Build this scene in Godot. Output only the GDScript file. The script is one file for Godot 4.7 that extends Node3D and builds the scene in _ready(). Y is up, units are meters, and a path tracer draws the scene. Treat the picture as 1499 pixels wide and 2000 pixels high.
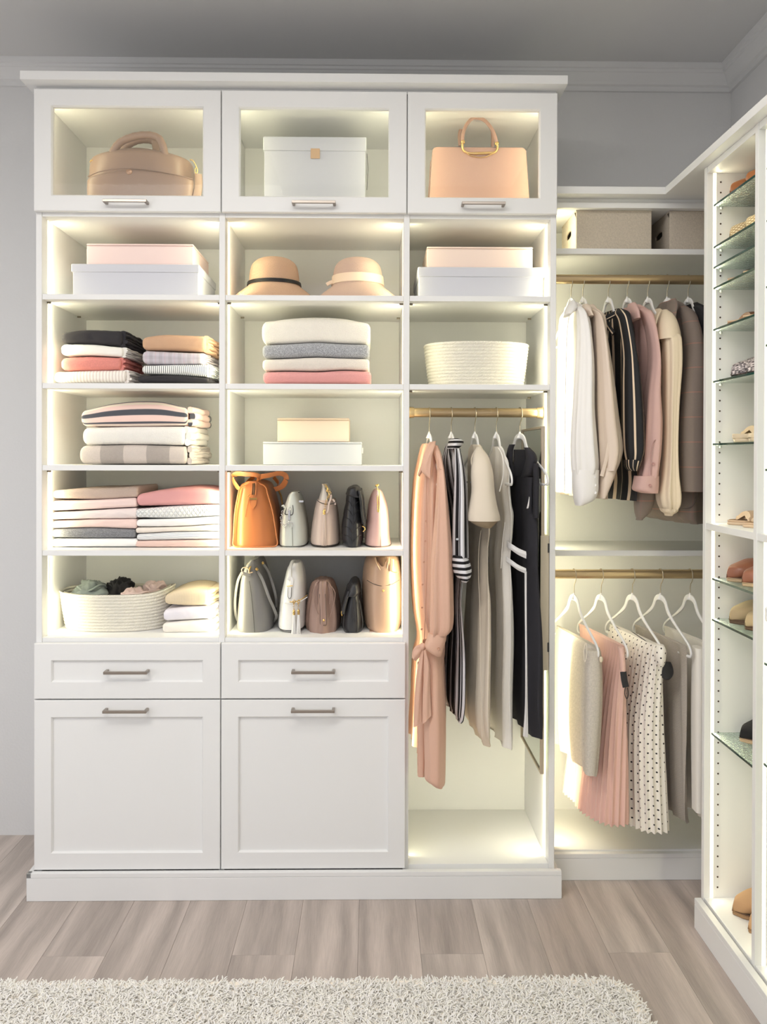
extends Node3D
# A walk-in closet. Metres, y up. The tall closet's front is the plane z = 0, its left side x = 0, the room's back wall z = BACK.

const BACK := -0.427
const X1 := 0.5926
const X2 := 1.1833
const X3 := 1.6652
const T := 0.019
const KICK := 0.094
const TOP := 2.567
const S4 := -0.0992
const SHOE := 2.066
const WALLR := 2.414
const CEIL := 2.857
const TOPL := 2.272
const EYE := Vector3(1.0696, 1.4109, 2.7444)
const FOCAL := 1669.41
const CX := 749.5
const CY := 900.88

var view := Basis()
var taken := {}
var org := {}
var mats := {}
var texs := {}
var rng := RandomNumberGenerator.new()


func _ready():
	rng.seed = 7
	set_view()
	set_light()
	make_textures()
	room()
	closet()
	corner_unit()
	shoe_cabinets()
	rug()
	stacks()
	boxes_and_hats()
	baskets()
	bags()
	dresses()
	blouses()
	skirts()
	shoes()


func set_view():
	var cam := Camera3D.new()
	cam.name = "camera"
	cam.position = EYE
	cam.rotation = Vector3(-0.0063, -0.0148, 0.0022)
	view = Basis.from_euler(cam.rotation)
	cam.near = 0.05
	cam.far = 60.0
	cam.projection = Camera3D.PROJECTION_FRUSTUM     # a shift lens: the horizon lies above the middle
	cam.size = 2.0 * 0.05 * 1000.0 / FOCAL
	cam.frustum_offset = Vector2(0, -0.05 * (1000.0 - CY) / FOCAL)
	add_child(cam)
	cam.current = true


func set_light():
	var e := Environment.new()
	e.background_mode = Environment.BG_SKY
	var s := ProceduralSkyMaterial.new()
	s.sky_top_color = Color(0.75, 0.8, 0.9)
	s.sky_horizon_color = Color(0.85, 0.88, 0.92)
	s.ground_bottom_color = Color(0.4, 0.4, 0.4)
	s.ground_horizon_color = Color(0.7, 0.7, 0.72)
	e.sky = Sky.new()
	e.sky.sky_material = s
	e.tonemap_mode = Environment.TONE_MAPPER_LINEAR
	e.tonemap_exposure = 1.0
	e.sdfgi_enabled = true
	e.ssao_enabled = true
	e.ssil_enabled = true
	var w := WorldEnvironment.new()
	w.name = "world_environment"
	w.environment = e
	add_child(w)
	# out of view: left window, added rear window as fill, two ceiling panels
	area(Vector3(-1.43, 1.45, 2.1), Vector3(1, 0.0, -0.45), Vector2(1.6, 1.9), 1.6, Color(0.985, 0.985, 1.0), "unseen_window_light")  # unseen left window, placed to light the left wall and the doors
	area(Vector3(0.7, 1.6, 4.54), Vector3(0, 0.0, -1), Vector2(2.4, 1.7), 0.75, Color(0.985, 0.985, 1.0), "unseen_window_light")  # added behind the camera as fill for the shelves
	area(Vector3(0.0, CEIL - 0.05, 2.0), Vector3(0, -1, 0), Vector2(1.2, 0.6), 3.3, Color(1.0, 0.985, 0.96), "unseen_panel_glow")  # unseen ceiling panel, placed to light floor and rug from above
	area(Vector3(1.2, CEIL - 0.05, 1.4), Vector3(0, -1, 0), Vector2(1.2, 0.6), 1.2, Color(1.0, 0.985, 0.96), "unseen_panel_glow")


func area(at: Vector3, towards: Vector3, size: Vector2, energy: float, color: Color, called: String, parent: Node = self):
	var l := AreaLight3D.new()
	l.name = called
	l.area_size = size
	l.area_normalize_energy = true
	l.light_energy = energy
	l.light_color = color
	l.area_range = 9.0
	l.area_attenuation = 2.0
	l.shadow_enabled = true
	var up := Vector3.FORWARD if absf(towards.normalized().y) > 0.9 else Vector3.UP
	l.transform = Transform3D(Basis.looking_at(towards, up), at)
	parent.add_child(l, true)
	return l


# ---------------------------------------------------------------- where things stand

func P(px: float, py: float, z: float) -> Vector3:     # the point at depth z that the photograph shows at that place
	var d: Vector3 = view * Vector3((px - CX) / FOCAL, (CY - py) / FOCAL, -1.0)
	return EYE + d * ((z - EYE.z) / d.z)


func U(p: Vector3) -> Vector2:
	var q: Vector3 = view.inverse() * (p - EYE)
	return Vector2(CX + FOCAL * q.x / -q.z, CY - FOCAL * q.y / -q.z)


func thing(called: String, label: String, category: String, at := Vector3.ZERO, group := "") -> Node3D:
	var o := Node3D.new()
	var n: int = taken.get(called, 0)
	taken[called] = n + 1
	o.name = called if n == 0 else "%s_%03d" % [called, n]
	o.position = at
	o.set_meta("label", label)
	o.set_meta("category", category)
	if group:
		o.set_meta("group", group)
	add_child(o)
	org[o] = at
	return o


func copy_of(src: Node3D, label: String, at: Transform3D) -> Node3D:
	var o: Node3D = src.duplicate()
	var called := String(src.name).rstrip("0123456789").trim_suffix("_")
	var n: int = taken.get(called, 0)
	taken[called] = n + 1
	o.name = called if n == 0 else "%s_%03d" % [called, n]
	o.set_meta("label", label)
	add_child(o)
	o.transform = at
	return o


func part(k: Kit, called: String, m: Material, parent: Node3D) -> MeshInstance3D:   # k holds world places; parent a thing or a part of one
	var o := MeshInstance3D.new()
	o.name = called
	var at: Vector3 = org.get(parent, Vector3.ZERO)
	o.mesh = k.done(at)
	o.material_override = m
	parent.add_child(o, true)
	org[o] = at
	return o


func structure(k: Kit, called: String, m: Material) -> MeshInstance3D:
	var o := part(k, called, m, self)
	o.set_meta("kind", "structure")
	return o


# ---------------------------------------------------------------- shapes

class Kit:
	var v := PackedVector3Array()
	var n := PackedVector3Array()
	var uv := PackedVector2Array()
	var ix := PackedInt32Array()

	func done(at: Vector3) -> ArrayMesh:
		var a := []
		a.resize(Mesh.ARRAY_MAX)
		var w := v
		if at != Vector3.ZERO:
			w = PackedVector3Array(v)
			for i in w.size():
				w[i] -= at
		a[Mesh.ARRAY_VERTEX] = w
		a[Mesh.ARRAY_NORMAL] = n
		a[Mesh.ARRAY_TEX_UV] = uv
		a[Mesh.ARRAY_INDEX] = ix
		var mesh := ArrayMesh.new()
		mesh.add_surface_from_arrays(Mesh.PRIMITIVE_TRIANGLES, a)
		return mesh

	func lay():                                           # an upright slab laid flat: its depth becomes its height
		for i in v.size():
			v[i] = Vector3(v[i].x, v[i].z, v[i].y)
			n[i] = Vector3(n[i].x, n[i].z, n[i].y)
		for i in range(0, ix.size(), 3):
			var a := ix[i + 1]
			ix[i + 1] = ix[i + 2]
			ix[i + 2] = a

	func moved(t: Transform3D, from := 0):
		for i in range(from, v.size()):
			v[i] = t * v[i]
			n[i] = (t.basis * n[i]).normalized()

	func quad(a: Vector3, b: Vector3, c: Vector3, d: Vector3, out: Vector3):   # flat, seen from the side that out points to
		var m := (b - a).cross(d - a).normalized()
		var f := v.size()
		var turn := m.dot(out) < 0.0
		if turn:
			m = -m
		for p in [a, b, c, d]:
			v.append(p)
			n.append(m)
			uv.append(Vector2(p.x + p.z * 0.37, p.y) if absf(m.y) < 0.7 else Vector2(p.x, p.z))
		if turn:
			ix.append_array([f, f + 1, f + 2, f, f + 2, f + 3])
		else:
			ix.append_array([f, f + 2, f + 1, f, f + 3, f + 2])

	func box(lo: Vector3, hi: Vector3, b := 0.0015):      # a box with its edges broken
		var c := (lo + hi) / 2.0
		var h := (hi - lo).abs() / 2.0
		b = minf(b, minf(h.x, minf(h.y, h.z)) * 0.98)
		var f := v.size()
		for s in 8:
			var g := Vector3(1 if s & 1 else -1, 1 if s & 2 else -1, 1 if s & 4 else -1)
			for ax in 3:
				var q := h - Vector3(b, b, b)
				q[ax] = h[ax]
				var m := Vector3.ZERO
				m[ax] = g[ax]
				v.append(c + q * g)
				n.append(m)
				var p := c + q * g
				uv.append(Vector2(p.z, p.y) if ax == 0 else Vector2(p.x, p.z) if ax == 1 else Vector2(p.x, p.y))
		var at := func(s: int, ax: int) -> int: return f + s * 3 + ax
		for ax in 3:
			var u := 1 << ((ax + 1) % 3)
			var w := 1 << ((ax + 2) % 3)
			for sg in 2:
				var s0 := sg << ax
				_face([at.call(s0, ax), at.call(s0 | u, ax), at.call(s0 | u | w, ax), at.call(s0 | w, ax)], c)
			for k in 4:                                  # the twelve broken edges run along ax
				var s := (u if k & 1 else 0) | (w if k & 2 else 0)
				var e := 1 << ax
				var a1 := (ax + 1) % 3
				var a2 := (ax + 2) % 3
				_face([at.call(s, a1), at.call(s | e, a1), at.call(s | e, a2), at.call(s, a2)], c)
		for s in 8:
			_tri(at.call(s, 0), at.call(s, 1), at.call(s, 2), c)

	func _tri(a: int, b: int, c: int, mid: Vector3):
		var m := (v[b] - v[a]).cross(v[c] - v[a])
		if m.dot(v[a] + v[b] + v[c] - 3.0 * mid) < 0.0:
			ix.append_array([a, b, c])
		else:
			ix.append_array([a, c, b])

	func _face(q: Array, mid: Vector3):
		_tri(q[0], q[1], q[2], mid)
		_tri(q[0], q[2], q[3], mid)

	func grid(rows: Array, closed := false, caps := 0, inside := false):   # rows of points; caps: 1 first, 2 last, 3 both
		var r := rows.size()
		var m: int = rows[0].size()
		var w := m + 1 if closed else m
		var f := v.size()
		var mid := Vector3.ZERO
		for row in rows:
			for p in row:
				mid += p
		mid /= float(r * m)
		var ref: PackedVector3Array = rows[r / 2]
		var us := PackedFloat32Array()
		var s := 0.0
		for j in w:
			if j:
				s += ref[j % m].distance_to(ref[j - 1])
			us.append(s)
		var t := 0.0
		for i in r:
			var row: PackedVector3Array = rows[i]
			if i:
				t += (row[0].distance_to(rows[i - 1][0]) + row[m / 2].distance_to(rows[i - 1][m / 2])) / 2.0
			for j in w:
				v.append(row[j % m])
				n.append(Vector3.ZERO)
				uv.append(Vector2(us[j], t))
		var faces := PackedInt32Array()
		var sense := 0.0
		for i in r - 1:
			for j in w - 1:
				var a := f + i * w + j
				var q := [a, a + 1, a + w + 1, a + w]
				var nn := (v[q[2]] - v[q[0]]).cross(v[q[3]] - v[q[1]])
				sense += nn.dot((v[q[0]] + v[q[2]]) / 2.0 - mid)
				for x in q:
					n[x] += nn
				faces.append_array([q[0], q[1], q[2], q[0], q[2], q[3]])
		var flip := (sense < 0.0) != inside
		for i in r:
			var a := f + i * w
			if closed:
				var both := n[a] + n[a + w - 1]
				n[a] = both
				n[a + w - 1] = both
			for j in w:
				n[a + j] = (-n[a + j] if flip else n[a + j]).normalized()
		if flip:
			ix.append_array(faces)
		else:
			for i in range(0, faces.size(), 3):
				ix.append_array([faces[i], faces[i + 2], faces[i + 1]])
		if caps & 1:
			cap(rows[0], rows[1])
		if caps & 2:
			cap(rows[r - 1], rows[r - 2])

	func cap(ring: PackedVector3Array, next: PackedVector3Array):
		var c := Vector3.ZERO
		var d := Vector3.ZERO
		for i in ring.size():
			c += ring[i]
			d += next[i]
		c /= float(ring.size())
		d /= float(ring.size())
		var m := Vector3.ZERO
		for i in ring.size():
			m += (ring[i] - c).cross(ring[(i + 1) % ring.size()] - c)
		m = m.normalized()
		if m.dot(c - d) < 0.0:
			m = -m
		var f := v.size()
		v.append(c)
		n.append(m)
		uv.append(Vector2(c.x, c.y))
		for p in ring:
			v.append(p)
			n.append(m)
			uv.append(Vector2(p.x, p.y))
		for i in ring.size():
			var a := f + 1 + i
			var b := f + 1 + (i + 1) % ring.size()
			if (v[a] - c).cross(v[b] - c).dot(m) > 0.0:
				ix.append_array([f, b, a])
			else:
				ix.append_array([f, a, b])

	func sweep(pts: Array, hw, hh, seg := 8, e := 2.0, side := Vector3.ZERO, loop := false, caps := true):   # a bar of (super)elliptic section along a path; hw along side, hh across
		var rows := []
		var cnt := pts.size()
		var prev := side
		for i in cnt:
			var a: Vector3 = pts[(i - 1 + cnt) % cnt] if loop or i > 0 else pts[i]
			var b: Vector3 = pts[(i + 1) % cnt] if loop or i < cnt - 1 else pts[i]
			var t := (b - a).normalized()
			var s := side
			if side == Vector3.ZERO:
				if i == 0:
					prev = t.cross(Vector3.UP if absf(t.y) < 0.9 else Vector3.RIGHT)
				s = prev
			s = (s - t * s.dot(t)).normalized()
			prev = s
			var o := t.cross(s)
			var w: float = hw[i] if hw is Array else hw
			var h: float = hh[i] if hh is Array else hh
			var row := PackedVector3Array()
			for j in seg:
				var q := TAU * j / seg
				var cq := cos(q)
				var sq := sin(q)
				row.append(pts[i] + s * w * signf(cq) * pow(absf(cq), 2.0 / e) + o * h * signf(sq) * pow(absf(sq), 2.0 / e))
			rows.append(row)
		if loop:
			rows.append(rows[0])
		grid(rows, true, 3 if caps and not loop else 0)

	func lathe(prof: Array, at: Vector3, seg := 24, axis := Vector3.UP, sx := 1.0, sz := 1.0, caps := 0):
		var b := Basis()
		if axis != Vector3.UP:
			var s := axis.cross(Vector3.UP if absf(axis.y) < 0.9 else Vector3.RIGHT).normalized()
			b = Basis(s, axis.normalized(), s.cross(axis.normalized()))
		var rows := []
		for p in prof:
			var row := PackedVector3Array()
			for j in seg:
				var q := TAU * j / seg
				row.append(at + b * Vector3(p[0] * cos(q) * sx, p[1], p[0] * sin(q) * sz))
			rows.append(row)
		grid(rows, true, caps)

	func slab(outline: Array, z0: float, z1: float, r := 0.004, steps := 3):   # an outline in x, y given depth, its edges rounded
		var m := outline.size()
		var turn := 0.0
		for i in m:
			turn += outline[i].cross(outline[(i + 1) % m])
		var ns := []
		for i in m:
			var a: Vector2 = (outline[i] - outline[(i - 1 + m) % m]).normalized()
			var b: Vector2 = (outline[(i + 1) % m] - outline[i]).normalized()
			var q := (a + b).normalized().orthogonal() * (1.0 if turn > 0.0 else -1.0)
			ns.append(q)
		var rows := []
		for s in 2:
			for i in steps + 1:
				var q := PI / 2.0 * (float(i) / steps if s == 0 else 1.0 - float(i) / steps)
				var inset := r * (1.0 - sin(q))
				var z := z0 + r * (1.0 - cos(q)) if s == 0 else z1 - r * (1.0 - cos(q))
				var row := PackedVector3Array()
				for j in m:
					var p: Vector2 = outline[j] - ns[j] * inset if true else outline[j]
					row.append(Vector3(p.x, p.y, z))
				rows.append(row)
		grid(rows, true, 0)
		for e in [rows[0], rows[rows.size() - 1]]:
			var flat := PackedVector2Array()
			for p in e:
				flat.append(Vector2(p.x, p.y))
			var tris := Geometry2D.triangulate_polygon(flat)
			var nz := -1.0 if e[0].z < (z0 + z1) / 2.0 else 1.0
			if z1 < z0:
				nz = -nz
			var f := v.size()
			for p in e:
				v.append(p)
				n.append(Vector3(0, 0, nz))
				uv.append(Vector2(p.x, p.y))
			for i in range(0, tris.size(), 3):
				var a := f + tris[i]
				var b := f + tris[i + 1]
				var c := f + tris[i + 2]
				if (v[b] - v[a]).cross(v[c] - v[a]).z * nz > 0.0:
					ix.append_array([a, c, b])
				else:
					ix.append_array([a, b, c])

	func frame(x0: float, x1: float, y0: float, y1: float, z0: float, z1: float, l: float, r: float, t: float, bt: float, bev := 0.002):   # a rectangular frame facing +z; l r t bt are the widths of its four bars
		var rects := [
			[x0, x1, y0, y1, z0], [x0, x1, y0, y1, z1 - bev], [x0 + bev, x1 - bev, y0 + bev, y1 - bev, z1],
			[x0 + l, x1 - r, y0 + bt, y1 - t, z1], [x0 + l + bev * 2, x1 - r - bev * 2, y0 + bt + bev * 2, y1 - t - bev * 2, z1 - bev * 3], [x0 + l + bev * 2, x1 - r - bev * 2, y0 + bt + bev * 2, y1 - t - bev * 2, z0], [x0, x1, y0, y1, z0]]
		var outs := [1.0, 1.0, 1.0, -1.0, -1.0, 0.0]
		for i in 6:
			var a := _rect(rects[i])
			var b := _rect(rects[i + 1])
			for j in 4:
				var k := (j + 1) % 4
				var dir: Vector3 = [Vector3(0, -1, 0), Vector3(1, 0, 0), Vector3(0, 1, 0), Vector3(-1, 0, 0)][j]
				var out: Vector3 = dir * outs[i] * (1.0 if i != 2 else 0.0) + Vector3(0, 0, -1.0 if i == 5 else 1.0 if i in [1, 2, 3] else 0.0)
				quad(a[j], a[k], b[k], b[j], out)

	func _rect(q: Array) -> Array:
		return [Vector3(q[0], q[2], q[4]), Vector3(q[1], q[2], q[4]), Vector3(q[1], q[3], q[4]), Vector3(q[0], q[3], q[4])]


func bx(lo: Vector3, hi: Vector3, b := 0.0015) -> Kit:
	var k := Kit.new()
	k.box(lo, hi, b)
	return k


func bar(pts: Array, hw, hh = null, seg := 8, e := 2.0, side := Vector3.ZERO, loop := false) -> Kit:
	var k := Kit.new()
	k.sweep(pts, hw, hw if hh == null else hh, seg, e, side, loop)
	return k


func turned(prof: Array, at: Vector3, seg := 24, axis := Vector3.UP, sx := 1.0, sz := 1.0, caps := 0) -> Kit:
	var k := Kit.new()
	k.lathe(prof, at, seg, axis, sx, sz, caps)
	return k


func curve(pts: Array, steps := 6) -> Array:       # a smooth path through the points
	var out := []
	var m := pts.size()
	for i in m - 1:
		var a = pts[maxi(i - 1, 0)]
		var b = pts[i]
		var c = pts[i + 1]
		var d = pts[mini(i + 2, m - 1)]
		for s in steps:
			var t := float(s) / steps
			out.append(0.5 * (2.0 * b + (c - a) * t + (2.0 * a - 5.0 * b + 4.0 * c - d) * t * t + (3.0 * b - a - 3.0 * c + d) * t * t * t))
	out.append(pts[m - 1])
	return out


func along(c: Array, t: float) -> float:           # smooth value at t (0..1) of evenly spaced numbers
	if c.size() == 1:
		return c[0]
	var f := clampf(t, 0.0, 1.0) * (c.size() - 1)
	var i := mini(int(f), c.size() - 2)
	f -= i
	return cubic_interpolate(c[i], c[i + 1], c[maxi(i - 1, 0)], c[mini(i + 2, c.size() - 1)], f)


func smooth_rows(rows: Array, steps: int) -> Array:     # lists of numbers, interpolated row by row
	var out := []
	for i in rows.size() - 1:
		for s in steps:
			var t := float(s) / steps
			var r := []
			for j in rows[i].size():
				r.append(cubic_interpolate(rows[i][j], rows[i + 1][j], rows[maxi(i - 1, 0)][j], rows[mini(i + 2, rows.size() - 1)][j], t))
			out.append(r)
	out.append(rows[rows.size() - 1])
	return out


# A closed tube of cloth or leather through rows [py, left px, right px, half depth, z of its middle]: each row is a ring whose outline from the
# photograph's side runs from left to right; py is read at its front. yaw turns its front end to the right. folds: [number, depth at top, depth at bottom, phase]; e is the ring's squareness.
func tube_rings(rows: Array, seg := 28, e := 2.4, folds := [], steps := 4, yaw := 0.0, waves := []) -> Array:
	var out := []
	var all := smooth_rows(rows, steps) if steps > 1 else rows
	for i in all.size():
		var r: Array = all[i]
		var t := float(i) / maxf(1.0, all.size() - 1)
		var hz: float = r[3]
		var zc: float = r[4]
		var mid := P((r[1] + r[2]) / 2.0, r[0], zc + hz)
		var y := mid.y
		var cx := mid.x
		var hx: float = (r[2] - r[1]) * (EYE.z - zc - hz) / FOCAL / 2.0
		var shape := PackedVector2Array()
		for j in seg:
			var q := TAU * j / seg
			var f := 1.0
			if folds.size():
				var ph: float = folds[3]
				f += lerpf(folds[1], folds[2], t) * (sin(q * folds[0] + ph + 0.8 * sin(q * 2.0 + ph)) + 0.5 * sin(q * (folds[0] * 1.7) + ph * 2.3 + t * 1.5))
			shape.append(Vector2(signf(cos(q)) * pow(absf(cos(q)), 2.0 / e), signf(sin(q)) * pow(absf(sin(q)), 2.0 / e)) * f)
		for pass_ in 4:                                    # the ring's own depth widens what the eye sees; keep the outline
			var lo := 1e9
			var hi := -1e9
			for s in shape:
				var u := U(Vector3(cx + s.x * hx + s.y * hz * yaw, y, zc + s.y * hz)).x
				lo = minf(lo, u)
				hi = maxf(hi, u)
			var scale := (EYE.z - zc) / FOCAL
			cx += ((r[1] + r[2]) / 2.0 - (lo + hi) / 2.0) * scale
			hx = maxf(0.009, hx + ((r[2] - r[1]) - (hi - lo)) / 2.0 * scale)
		var row := PackedVector3Array()
		for s in shape:
			row.append(Vector3(cx + s.x * hx + s.y * hz * yaw, y, zc + s.y * hz))
		if waves.size():
			var round_ := 0.0
			var far := [0.0]
			for j in seg:
				round_ += row[j].distance_to(row[(j + 1) % seg])
				far.append(round_)
			var still := row.duplicate()
			for j in seg:
				for w in waves:                            # [period, swing, phase]: the cloth hangs in folds that deepen downwards; [period, swing, phase, hem]: pleats all round
					if w.size() > 3:
						var pleats := roundf(0.74 / w[0])
						var q: float = TAU * pleats * far[j] / round_ + w[2]
						var side: Vector3 = (still[(j + 1) % seg] - still[(j - 1 + seg) % seg]).cross(Vector3.UP).normalized()
						row[j] += side * w[1] * (absf(sin(q / 2.0)) * 2.0 - 1.0) * sqrt(t)
						if i > all.size() - 4:
							row[j].y -= w[3] * cos(q) * (1.0 - (all.size() - 1 - i) / 4.0)
					else:
						var q: float = TAU * shape[j].y * hz / w[0] + w[2] + 1.2 * sin(shape[j].y * 2.0 + w[2]) * t
						row[j].x += w[1] * signf(sin(q)) * pow(absf(sin(q)), 0.7) * (0.1 + 0.9 * sqrt(t))
		out.append(row)
	return out


func tube(rows: Array, seg := 28, e := 2.4, folds := [], caps := 3, steps := 4, yaw := 0.0, waves := []) -> Kit:
	var k := Kit.new()
	k.grid(tube_rings(rows, seg, e, folds, steps, yaw, waves), true, caps)
	return k


# ---------------------------------------------------------------- materials

func picture(w: int, h: int, f: Callable) -> ImageTexture:
	var im := Image.create(w, h, false, Image.FORMAT_RGB8)
	for y in h:
		for x in w:
			im.set_pixel(x, y, f.call(x, y))
	return ImageTexture.create_from_image(im)


func noise(freq: float, type := FastNoiseLite.TYPE_SIMPLEX_SMOOTH, oct := 3, s := 1) -> FastNoiseLite:
	var n := FastNoiseLite.new()
	n.noise_type = type
	n.frequency = freq
	n.fractal_octaves = oct
	n.seed = s
	return n


func relief(freq: float, strength: float, type := FastNoiseLite.TYPE_SIMPLEX_SMOOTH, oct := 3) -> NoiseTexture2D:
	var t := NoiseTexture2D.new()
	t.width = 256
	t.height = 256
	t.seamless = true
	t.as_normal_map = true
	t.bump_strength = strength
	t.noise = noise(freq, type, oct)
	return t


func C(hex: String) -> Color:
	return Color.html(hex)


func D(hex: String) -> Color:                     # a dye as light as in the photograph, a little less saturated: the white niches bounce it back
	var c := Color.html(hex)
	var g := c.get_luminance()
	return c.lerp(Color(g, g, g), 0.22)


func make_textures():
	texs.leather = relief(0.09, 3.0, FastNoiseLite.TYPE_CELLULAR, 1)
	texs.cloth = relief(0.3, 5.0)
	texs.felt = relief(0.12, 6.0)
	texs.rumple = relief(0.012, 6.0)
	texs.glass = relief(0.03, 10.0)
	var nb := noise(0.05, FastNoiseLite.TYPE_SIMPLEX_SMOOTH, 4, 5)
	# oak laminate: long grain, pale bands and a few knots; one texture, laid at another place on each plank
	var n1 := noise(0.012, FastNoiseLite.TYPE_SIMPLEX_SMOOTH, 4, 3)
	var n2 := noise(0.09, FastNoiseLite.TYPE_SIMPLEX_SMOOTH, 3, 9)
	texs.wood = picture(320, 640, func(x, y):
		var bend: float = n1.get_noise_2d(x * 0.6, y * 0.35) * 30.0
		var broad: float = n1.get_noise_2d(x * 1.3 + bend * 0.4, y * 0.16 + 200.0)
		var fine: float = n2.get_noise_2d(x * 5.0 + bend, y * 0.22)
		var v: float = 0.84 + broad * 0.15 + fine * 0.05
		return Color(v, v * 0.966, v * 0.942))
	# weaves, as greys that the material tints
	texs.heather = picture(128, 128, func(x, y):
		var v: float = 0.78 + 0.45 * nb.get_noise_2d(x * 16.0, y * 16.0) + 0.15 * nb.get_noise_2d(x * 3.0, y * 5.0)
		return Color(v, v, v))
	texs.linen = picture(128, 128, func(x, y):
		var v: float = 0.9 + 0.08 * nb.get_noise_2d(x * 1.5, y * 18.0) + 0.08 * nb.get_noise_2d(x * 18.0 + 500.0, y * 1.5)
		return Color(v, v * 0.99, v * 0.975))
	# prints and woven patterns (u across the cloth, v down it)
	texs.shirt_stripe = picture(128, 4, func(x, _y):
		var q: int = x % 64
		return C("e9e9ee") if (q < 22 or (q > 27 and q < 32) or q > 57) else C("17171c"))
	texs.pinstripe = picture(32, 4, func(x, _y): return C("4c5560") if x % 32 < 10 else C("f4f4f2"))
	texs.thinstripe = picture(4, 32, func(_x, y): return C("5f6b7c") if y % 32 < 7 else C("f3f3f3"))
	texs.softstripe = picture(32, 4, func(x, _y): return C("f3eee8") if x % 32 < 16 else C("dfd6d0"))
	texs.ribbed = picture(32, 4, func(x, _y):
		var v: float = 0.93 + 0.07 * sin(x * TAU / 16.0)
		return Color(v, v, v))
	texs.greyplaid = picture(128, 64, func(x, y):
		var v := 0.78
		if x % 64 < 22 and (x / 2) % 2 == 0:
			v -= 0.10
		if y % 32 < 10 and (y / 2) % 2 == 0:
			v -= 0.06
		return Color(v * 1.12, 0.55, 0.60) if x == 40 or x == 104 else Color(v, v * 0.97, v * 1.02))
	texs.bigcheck = picture(128, 64, func(x, y):
		var v: float = 0.80 if x < 64 else 0.66
		v += 0.07 * (1.0 if ((x + y) / 2) % 2 == 0 else -1.0) + 0.1 * nb.get_noise_2d(x * 14.0, y * 14.0)
		return Color(v, v * 0.945, v * 0.91))
	texs.blouse_stripe = picture(128, 4, func(x, _y): return C("e5cfb4") if (x > 28 and x < 43) or (x > 92 and x < 101) else C("7c6a60") if x == 28 or x == 43 else C("16161a"))
	texs.tweed = picture(256, 256, func(x, y):
		var k: int = (x + (y if (x / 8) % 2 == 0 else -y)) & 3
		var v: float = 0.62 + (0.09 if k < 2 else -0.07) + 0.14 * nb.get_noise_2d(x * 13.0, y * 13.0)
		var c := Color(v, v * 0.96, v * 0.93)
		if y % 128 < 4:
			c = c.lerp(C("e0a598"), 0.75)
		if x % 128 < 3:
			c = c.lerp(C("b58a86"), 0.6)
		return c)
	texs.dots = picture(64, 64, func(x, y):
		var a := Vector2((x % 64) - 16, (y % 64) - 16).length()
		var b := Vector2((x % 64) - 48, (y % 64) - 48).length()
		return C("1c1b20") if minf(a, b) < 6.0 else C("f3ede4"))
	texs.boucle = picture(128, 128, func(x, y):
		var k: float = sin((y + 3.0 * sin(x * 0.4)) * TAU / 8.0)
		var v: float = 0.74 + 0.1 * k + 0.3 * nb.get_noise_2d(x * 12.0, y * 9.0)
		return Color(v, v * 0.965, v * 0.925))
	texs.quilt = relief(0.05, 1.0)
	var hm := Image.create(64, 64, false, Image.FORMAT_RGB8)
	for y in 64:
		for x in 64:
			var q: float = minf(absf(fposmod(x + y, 64.0) - 32.0), absf(fposmod(x - y + 64.0, 64.0) - 32.0)) / 32.0
			var v := sqrt(clampf(q * 1.3, 0.0, 1.0))
			hm.set_pixel(x, y, Color(v, v, v))
	texs.diamond = ImageTexture.create_from_image(hm)
	var br := Image.create(64, 64, false, Image.FORMAT_RGB8)      # the plait of a cotton rope
	for y in 64:
		for x in 64:
			var q: float = absf(sin((x / 64.0 * 2.0 + (0.5 if (y / 32) % 2 else 0.0) + (y % 32) / 64.0) * PI))
			br.set_pixel(x, y, Color(q, q, q))
	texs.plait = ImageTexture.create_from_image(br)


func M(key: String, color: Color, rough := 0.6, opt := {}) -> StandardMaterial3D:
	if mats.has(key):
		return mats[key]
	var m := StandardMaterial3D.new()
	m.resource_name = key
	m.albedo_color = color
	m.roughness = rough
	m.metallic_specular = opt.get("spec", 0.5)
	m.metallic = opt.get("metal", 0.0)
	m.cull_mode = BaseMaterial3D.CULL_DISABLED
	if opt.has("tex"):
		m.albedo_texture = texs[opt.tex]
	var sc = opt.get("scale", 1.0)
	m.uv1_scale = Vector3(sc.x, sc.y, 1) if sc is Vector2 else Vector3(sc, sc, sc)
	if opt.has("tri"):
		m.uv1_triplanar = true
		m.uv1_scale = Vector3.ONE * float(opt.tri)
	if opt.has("nrm"):
		m.normal_enabled = true
		m.normal_texture = texs[opt.nrm]
		m.normal_scale = opt.get("bump", 0.5)
	if opt.has("height"):
		m.heightmap_enabled = true
		m.heightmap_texture = texs[opt.height]
		m.heightmap_scale = opt.get("hscale", 0.3)
	if opt.has("sheen"):
		m.rim_enabled = true
		m.rim = opt.sheen
		m.rim_tint = 0.6
	if opt.has("coat"):
		m.clearcoat_enabled = true
		m.clearcoat = opt.coat
		m.clearcoat_roughness = 0.3
	if opt.has("back"):
		m.backlight_enabled = true
		m.backlight = opt.back
	mats[key] = m
	return m


func leather(key: String, hex: String, rough := 0.42) -> StandardMaterial3D:
	return M(key, D(hex), rough, {"nrm": "leather", "tri": 24.0, "bump": 0.22})


func cloth(key: String, hex: String, rough := 0.85) -> StandardMaterial3D:
	return M(key, D(hex), rough, {"nrm": "cloth", "tri": 8.0, "bump": 0.35, "sheen": 0.25})


func wool(key: String, hex: String) -> StandardMaterial3D:
	return M(key, D(hex), 0.95, {"nrm": "felt", "tri": 10.0, "bump": 0.9, "sheen": 0.5})


func gold() -> StandardMaterial3D:
	return M("gold", C("e3c078"), 0.22, {"metal": 1.0})


func steel() -> StandardMaterial3D:
	return M("steel", C("c9c9cc"), 0.2, {"metal": 1.0})


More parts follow.
